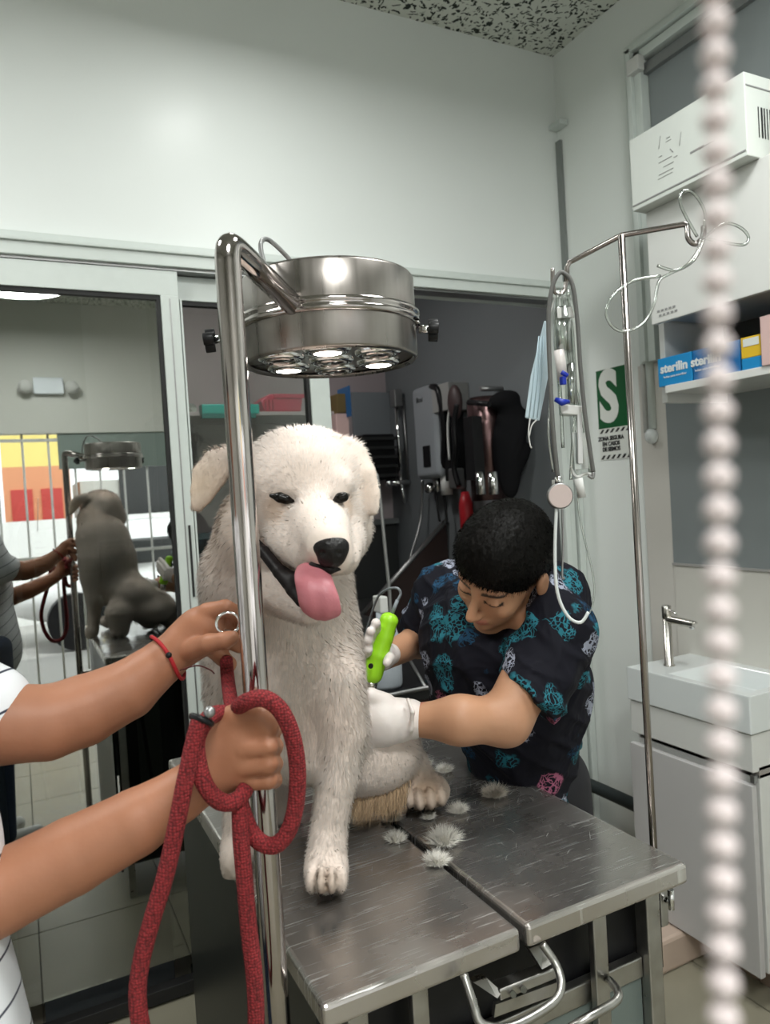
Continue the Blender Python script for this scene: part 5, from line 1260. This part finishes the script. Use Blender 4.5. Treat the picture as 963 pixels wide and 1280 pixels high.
# hair
HB = HeadBody(.02); HB.ell(hp(-.016, 0, .040), (.100, .083, .088), ax_); HB.ell(hp(.02, 0, .070), (.078, .070, .062), ax_); HB.ell(hp(-.052, 0, -.005), (.062, .070, .068), ax_)
HB.ell(hp(.115, 0, -.03), (.08, .066, .075), ax_, k=.012, op=-1)
for s_ in (-1, 1): HB.ell(hp(.0, .088*s_, -.024), (.034, .03, .040), ax_, k=.008, op=-1)
HB.ell(hp(.02, 0, -.09), (.11, .1, .058), ax_, k=.01, op=-1)
V, Q = HB.mesh(.003); V = relax(V, Q, 1); N = normals(V, Q)
# break the outline with short locks
V = V+N*(rng.normal(size=(len(V), 1))*.0007)
hair = link_mesh('hair', V, Q, HAIRM, gr, 1)
k = rng.choice(len(V), 9000); hd = N[k]*.25-np.array(hu)*.2+np.array(hf)*.5+rng.normal(size=(9000, 3))*.15; hd /= np.linalg.norm(hd, axis=1)[:, None]
hairs('short_hairs', V[k], N[k], hd, rng.uniform(.004, .009, 9000), .0012, np.tile((.01, .008, .007), (9000, 1)), HAIRM, hair)
# scrub shirt
T = Body(.03)
T.cone(at(652, 1000, 1.74), .10, at(650, 868, 1.69), .124, k=.05); T.cone(at(650, 868, 1.69), .122, at(628, 800, 1.67), .130, k=.05)
T.cone(at(600, 850, 1.72), .105, at(596, 800, 1.70), .11, k=.05)
T.cone(at(628, 800, 1.67), .122, at(668, 756, 1.62), .085, k=.05); T.cone(at(628, 790, 1.67), .10, sR, .052, k=.04); T.cone(at(676, 790, 1.6), .085, sL, .066, k=.04)
T.cone(sL, .068, at(664, 868, 1.43), .062, k=.02); T.cone(sR, .062, at(531, 782, 1.85), .055, k=.02)
T.cone(at(700, 740, 1.6), .05, at(655, 745, 1.62), .05, k=.03)
T.cone(sL, .05, at(690, 850, 1.64), .062, k=.04)
def cutter(F_, X, Y, Z):
    def half(p, n, soft=0): p = np.array(p); n = np.array(n); return (X-p[0])*n[0]+(Y-p[1])*n[1]+(Z-p[2])*n[2]
    def ball(c, r): return np.sqrt((X-c[0])**2+(Y-c[1])**2+(Z-c[2])**2)-r
    dl = (eL-sL).normalized(); pl = at(656, 868, 1.42)
    near = ball(pl, .085)
    F_ = np.where(near < 0, np.maximum(F_, half(pl, cb(-.75, -.66, .15).normalized())), F_)
    return F_.astype(np.float32)
T.cone(at(668, 756, 1.62), .075, hp(-.05, 0, -.095), .066, k=.04)
T.ell(hp(.06, 0, -.03), (.075, .07, .085), ax_, k=.012, op=-1)
V, Q = T.mesh(.0045, cutter); V = relax(V, Q, 1); N = normals(V, Q)
def folds(V, N, amp=.006):
    x, y, z = V.T; r = np.sin(x*31+z*58+2*np.sin(y*17+z*9))*np.sin(y*23-z*12+1.5*np.sin(x*21)); r2 = np.sin(x*70-z*44+3*np.sin(z*20+y*12))
    return V+N*((1-np.abs(r))**3*amp-.5*amp+r2[:]*amp*.15)[:, None]
V = folds(V, N)
link_mesh('scrub_shirt', V, Q, SCRUB, gr, 1)
tr_ = Body(.03)
for s_ in (-1, 1):
    off = Vector((.02, .07*s_, 0)); tr_.cone(hx+off+Vector((0, 0, .90)), .085, hx+off+Vector((.03, 0, .5)), .075, k=.04); tr_.cone(hx+off+Vector((.03, 0, .5)), .073, hx+off+Vector((.06, 0, .1)), .06, k=.02)
V, Q = tr_.mesh(.008); link_mesh('trousers', V, Q, mat('black_trousers', (.012, .012, .015), .8), gr, 2)
for s_ in (-1, 1):
    S2 = Body(.02); off = Vector((.02, .07*s_, 0)); S2.cone(hx+off+Vector((.07, 0, .045)), .045, hx+off+Vector((-.11, 0, .035)), .034); V, Q = S2.mesh(.006); link_mesh('shoe', V, Q, BLACK, gr, 2)

# gloved hands
def glove(name, B, parent, m=GLOVE, h=.0025): V, Q = B.mesh(h); return link_mesh(name, V, Q, m, parent, 2)
GL = Body(.012)
GL.chain([(512, 899, 1.395, 25), (498, 900, 1.39, 27), (484, 902, 1.385, 29)], k=.01)
GL.chain([(510, 874, 1.36, 2.5), (516, 890, 1.345, 3), (514, 912, 1.35, 3), (503, 925, 1.37, 2.5)], k=.006)
GL.blob(466, 900, 1.38, 28, 31, 18, k=.02)
for pts in (((455, 882, 1.37, 12), (436, 880, 1.36, 10), (424, 884, 1.37, 8.5)), ((452, 898, 1.36, 12), (432, 898, 1.345, 10.5), (418, 902, 1.35, 9)), ((454, 914, 1.365, 11.5), (436, 918, 1.35, 10), (424, 922, 1.355, 8.5)), ((462, 926, 1.375, 10.5), (448, 934, 1.365, 9), (438, 938, 1.365, 8)), ((482, 878, 1.38, 12), (464, 870, 1.37, 10), (450, 868, 1.37, 8.5))):
    GL.chain(pts, k=.006)
glove('glove', GL, gr)
GR = Body(.008)
cD = 1.60
GR.chain([(487, 818, cD+.07, 14), (478, 822, cD+.05, 16)], k=.01)
GR.blob(474, 815, cD+.045, 17, 21, 12, k=.012)
for pts in (((466, 802, cD+.04, 8), (470, 788, cD-.005, 7), (470, 779, cD-.04, 6.2)), ((462, 808, cD+.03, 8), (463, 797, cD-.01, 7), (464, 789, cD-.045, 6)), ((459, 818, cD+.03, 7.5), (460, 808, cD-.01, 6.5), (461, 800, cD-.04, 6)), ((458, 828, cD+.03, 7), (459, 818, cD-.0, 6), (461, 812, cD-.035, 5.5)), ((484, 818, cD+.03, 7.5), (487, 822, cD-.01, 6.5), (484, 828, cD-.03, 5.5))):
    GR.chain(pts, k=.005)
glove('glove', GR, gr, h=.002)

# clippers
cp = empty('pet_clipper', at(474, 800, cD), 'lime green pet clipper held in the white gloved hand', 'clipper')
CB = Body(.01)
CB.chain([(486, 777, cD, 11), (480, 796, cD, 12), (472, 818, cD, 13.5), (466, 842, cD, 13)], k=.01)
CB.blob(487, 774, cD, 10, 6, 9, rot=-18, k=.008)
V, Q = CB.mesh(.0018); link_mesh('casing', V, Q, GREEN, cp, 2)
MB().tube([at(489, 786, cD+.012), at(476, 826, cD+.012)], .010, 12).build('dark_rear_shell', BLACK, cp)
MB().tube([at(464, 832, cD-.04), at(463.5, 833, cD-.046)], .0045, 12).build('switch', BLACK, cp)
MB().tube([at(465, 848, cD), at(462, 868, cD)], [.013, .011], 10).build('blade_head', STEEL, cp)
MB().tube([at(490, 768, cD), at(497, 750, cD)], .0035, 8).tube(smooth_path([at(496, 752, cD), at(501, 742, cD), at(496, 735, cD), at(482, 738, cD+.05), at(470, 752, cD+.15), at(455, 800, cD+.25)], 6), .0024, 8).build('power_cord', mat('grey_cord', (.2, .22, .24), .5), cp)

# ================================================================== THE HANDLER at the left edge
hd_ = empty('person', at(-150, 1300, .80)*1.0, 'person in white polo with thin navy lines, only arms and shirt hem visible at left', 'person')
hd_.location.z = 0
A_ = Body(.02)
def cp_(x, y, z): return EYE + CR*x + CU*y + fw*z      # camera-frame point (metres)
bx = EYE + r0*(-.548) + Vector((fw.x, fw.y, 0)).normalized()*.66
bx = Vector((bx.x, bx.y, 0)); fwd = Vector((r0.x, r0.y, 0)).normalized(); lat = Vector((0, 0, 1)).cross(fwd)   # fwd: the way the handler faces; lat: towards far side
SHf, SHn = bx+lat*.17+Vector((0, 0, 1.40))-fwd*.02, bx-lat*.17+Vector((0, 0, 1.40))-fwd*.02
# near arm (lower in the picture): holds the pole
w1 = [(-160, 1185, .80, 60), (0, 1116, .85, 50), (90, 1070, .88, 47), (170, 1028, .90, 41), (225, 994, .915, 33), (252, 975, .92, 31)]
A_.cone(SHn, .055, at(-160, 1185, .80), .048, k=.03); A_.chain(w1, k=.02)
A_.blob(290, 940, .915, 44, 47, 22, rot=12, k=.022)
A_.blob(306, 932, .91, 22, 34, 15, rot=0, k=.02)
for y, dz, q in ((911, .0, 12.5), (933, -.006, 13), (955, -.004, 12.5), (975, .004, 11.5)):
    A_.chain([(306, y+3, .905+dz, q), (336, y, .90+dz, q*.96), (343, y, .935, q*.86), (338, y+1, .985, q*.8), (318, y+2, .995, q*.75)], k=.0025)
for a in (((322, 925, .875, 1.5), (350, 921, .89, 1.3)), ((322, 946, .875, 1.5), (352, 943, .89, 1.3)), ((322, 966, .878, 1.4), (350, 963, .89, 1.3))): A_.chain(a, k=.005, op=-1)
A_.chain([(268, 905, .915, 17), (296, 893, .905, 13.5), (326, 895, .895, 12), (338, 899, .90, 10)], k=.01)
# far arm: hand behind the pole at the collar ring
w2 = [(-90, 905, .98, 60), (0, 905, 1.0, 50), (60, 903, 1.02, 46), (105, 888, 1.04, 44), (160, 862, 1.06, 37), (205, 826, 1.075, 28), (222, 812, 1.08, 26)]
A_.cone(SHf, .055, at(-90, 905, .98), .05, k=.03); A_.chain(w2, k=.02)
A_.blob(246, 792, 1.08, 31, 30, 20, rot=35, k=.018)
A_.blob(258, 778, 1.075, 24, 20, 17, rot=20, k=.015)
for pts in (((258, 764, 1.07, 11), (282, 760, 1.06, 10.5), (300, 768, 1.075, 9.5), (302, 780, 1.09, 8.5)), ((262, 778, 1.09, 12), (288, 776, 1.10, 10), (304, 786, 1.12, 9)), ((258, 794, 1.10, 12), (284, 800, 1.12, 10), (300, 808, 1.13, 9)), ((256, 804, 1.08, 11), (278, 822, 1.11, 10), (286, 830, 1.12, 9.5), (284, 838, 1.12, 8.5)), ((240, 812, 1.06, 14), (262, 804, 1.03, 12), (282, 800, 1.02, 11), (290, 797, 1.02, 9.5))):
    A_.chain(pts, k=.003)
A_.chain([(270, 782, 1.03, 4), (286, 786, 1.03, 4)], k=.008, op=-1)
# torso, neck, head, legs (outside the picture)
A_.cone(bx+Vector((0, 0, 1.0)), .12, bx+Vector((0, 0, 1.34)), .12, k=.05); A_.cone(SHf, .06, SHn, .06, k=.05)
A_.cone(bx+Vector((0, 0, 1.38))-fwd*.03, .055, bx+Vector((0, 0, 1.54))-fwd*.03, .052, k=.03)
hc = bx+Vector((0, 0, 1.62))-fwd*.04; a3 = (fwd, lat, Vector((0, 0, 1)))
A_.ell(hc+Vector((0, 0, .01)), (.095, .075, .11), a3, k=.02); A_.ell(hc+fwd*.05+Vector((0, 0, -.06)), (.045, .045, .045), a3, k=.02)
A_.cone(hc+fwd*.085+Vector((0, 0, .005)), .007, hc+fwd*.094+Vector((0, 0, -.03)), .010, k=.01)
A_.ell(hc+fwd*.078+Vector((0, 0, -.058)), (.012, .024, .010), a3, k=.01)
for s_ in (-1, 1):
    A_.ell(hc+lat*.076*s_+Vector((0, 0, -.01)), (.016, .008, .03), a3, k=.008); A_.ell(hc+fwd*.094+lat*.03*s_+Vector((0, 0, .008)), (.012, .013, .008), a3, k=.008, op=-1)
V, Q = A_.mesh(.0026); V = relax(V, Q, 1); link_mesh('body', V, Q, SKIN1, hd_, 1)
Tp = Body(.04); Tp.cone(bx+Vector((0, 0, .98))+fwd*.0, .158, bx+Vector((0, 0, 1.18)), .15, k=.06); Tp.cone(bx+Vector((0, 0, 1.18)), .15, bx+Vector((0, 0, 1.34)), .13, k=.05)
Tp.cone(bx+Vector((0, 0, .90))+fwd*.02, .165, bx+Vector((0, 0, .99)), .16, k=.05)
Tp.cone(SHf, .07, SHn, .07, k=.05); Tp.cone(SHn, .07, SHn.lerp(at(-160, 1185, .80), .5), .065, k=.02)
Tp.cone(SHf, .068, at(-60, 900, .985), .066, k=.02)
def cut2(F_, X, Y, Z):
    p = at(14, 880, 1.0); n = cb(.86, .5, 0); d_ = (X-p[0])*n[0]+(Y-p[1])*n[1]+(Z-p[2])*n[2]; return np.maximum(F_, d_).astype(np.float32) if False else F_
Tp.cone(at(-75, 903, .985), .062, at(-24, 892, 1.0), .0585, k=.01)
V, Q = Tp.mesh(.006); V = relax(V, Q, 1); link_mesh('polo_shirt', V, Q, POLO, hd_, 1)
Hh = Body(.02); Hh.ell(hc+Vector((0, 0, .035))-fwd*.012, (.1, .084, .10), a3); Hh.ell(hc+fwd*.13+Vector((0, 0, -.02)), (.09, .09, .085), a3, k=.01, op=-1); Hh.ell(hc+Vector((0, 0, -.1)), (.12, .12, .06), a3, k=.01, op=-1)
V, Q = Hh.mesh(.005); link_mesh('hair', V, Q, HAIRM, hd_, 2)
Jp = Body(.03)
for s_ in (-1, 1):
    o_ = lat*.09*s_; Jp.cone(bx+o_+Vector((0, 0, .92)), .105, bx+o_+Vector((0, 0, .48)), .08, k=.05); Jp.cone(bx+o_+Vector((0, 0, .48)), .078, bx+o_+Vector((0, 0, .09)), .065, k=.02)
V, Q = Jp.mesh(.008); link_mesh('jeans', V, Q, mat('denim', (.03, .05, .1), .85, noise=(60, .2)), hd_, 2)
for s_ in (-1, 1):
    S2 = Body(.02); o_ = lat*.09*s_; S2.cone(bx+o_+Vector((0, 0, .05)), .045, bx+o_+fwd*.16+Vector((0, 0, .037)), .036); V, Q = S2.mesh(.006); link_mesh('shoe', V, Q, PLASW, hd_, 2)
# bracelet
wc_ = at(212, 820, 1.077); wax = (at(222, 812, 1.08)-at(190, 836, 1.07)).normalized()
br_ = empty('red_bracelet', wc_, 'red string bracelet with dark beads on the upper wrist', 'bracelet')
Mw = axis_M(wc_, wax); ring = [Mw @ Vector((math.cos(2*math.pi*k/24)*.0325, math.sin(2*math.pi*k/24)*.0325, .004*math.sin(2*math.pi*k/12))) for k in range(24)]
MB().tube(ring, .0024, 8, closed=True).build('string', mat('red_string', (.35, .01, .015), .7), br_)
for k in (2, 9, 16): MB().sphere(ring[k]+(ring[k]-wc_).normalized()*.001, .0038).build('bead', BLACK, br_)
MB().tube(smooth_path([at(225, 838, 1.05), at(246, 832, 1.045), at(262, 837, 1.045), at(268, 842, 1.05)], 5), .0009, 6).build('loose_end', mat('dark_thread', (.08, .01, .01), .7), br_)

# collar ring
cr = empty('collar_ring', at(284, 779, 1.05), 'chrome collar ring pinched between the fingers of the upper hand', 'ring')
Mr = axis_M(at(285, 779, 1.03), cb(.25, .2, 1)); MB().tube([Mr @ Vector((math.cos(2*math.pi*k/28)*.0135, math.sin(2*math.pi*k/28)*.0125, 0)) for k in range(28)], .0018, 10, closed=True).build('ring', CHROME, cr)
# leash
ls = empty('dog_leash', at(305, 1000, .9), 'thick red rope dog leash looped around the lower fist and pole', 'leash')
rp = .0088
main = smooth_path([at(283, 825, 1.10), at(285, 850, 1.06), at(289, 880, .99), at(291, 905, .955), at(294, 925, .96)], 6)
MB().tube(main, rp*.95, 12).build('rope', RED, ls)
loop = smooth_path([at(294, 898, .935), at(299, 884, .90), at(311, 876, .875), at(330, 873, .865), at(350, 887, .868), at(365, 918, .875), at(372, 960, .885), at(370, 1005, .89), at(361, 1038, .89), at(345, 1056, .89), at(326, 1053, .895), at(312, 1036, .905), at(303, 1012, .91), at(298, 990, .92)], 6)
MB().tube(loop, rp, 14).build('rope', RED, ls)
wrap = smooth_path([at(292, 895, .93), at(281, 892, .915), at(268, 893, .895), at(256, 903, .87), at(246, 925, .862), at(248, 955, .862), at(258, 984, .862), at(276, 1002, .872), at(296, 1001, .885), at(308, 985, .90)], 6)
MB().tube(wrap, rp, 14).build('rope', RED, ls)
tail = smooth_path([at(250, 898, .855), at(242, 930, .852), at(232, 975, .85), at(221, 1030, .85), at(208, 1090, .85), at(190, 1150, .85), at(177, 1200, .85), at(172, 1245, .85), at(178, 1290, .85), at(195, 1340, .86), at(235, 1385, .87), at(285, 1375, .88), at(313, 1330, .885), at(320, 1280, .885), at(318, 1220, .885), at(311, 1160, .885), at(306, 1100, .885), at(301, 1040, .885), at(300, 990, .895)], 6)
MB().tube(tail, rp, 14).build('rope', RED, ls)
MB().tube([Mx for Mx in [axis_M(at(252, 900, .858), (at(242, 930, .852)-at(262, 885, .87))) @ Vector((math.cos(2*math.pi*k/20)*.0105, math.sin(2*math.pi*k/20)*.0105, 0)) for k in range(20)]], .0032, 10, closed=True).build('rubber_stopper', BLACK, ls)
MB().sphere(at(262, 890, .85), .006).build('stopper_knob', DULL, ls)
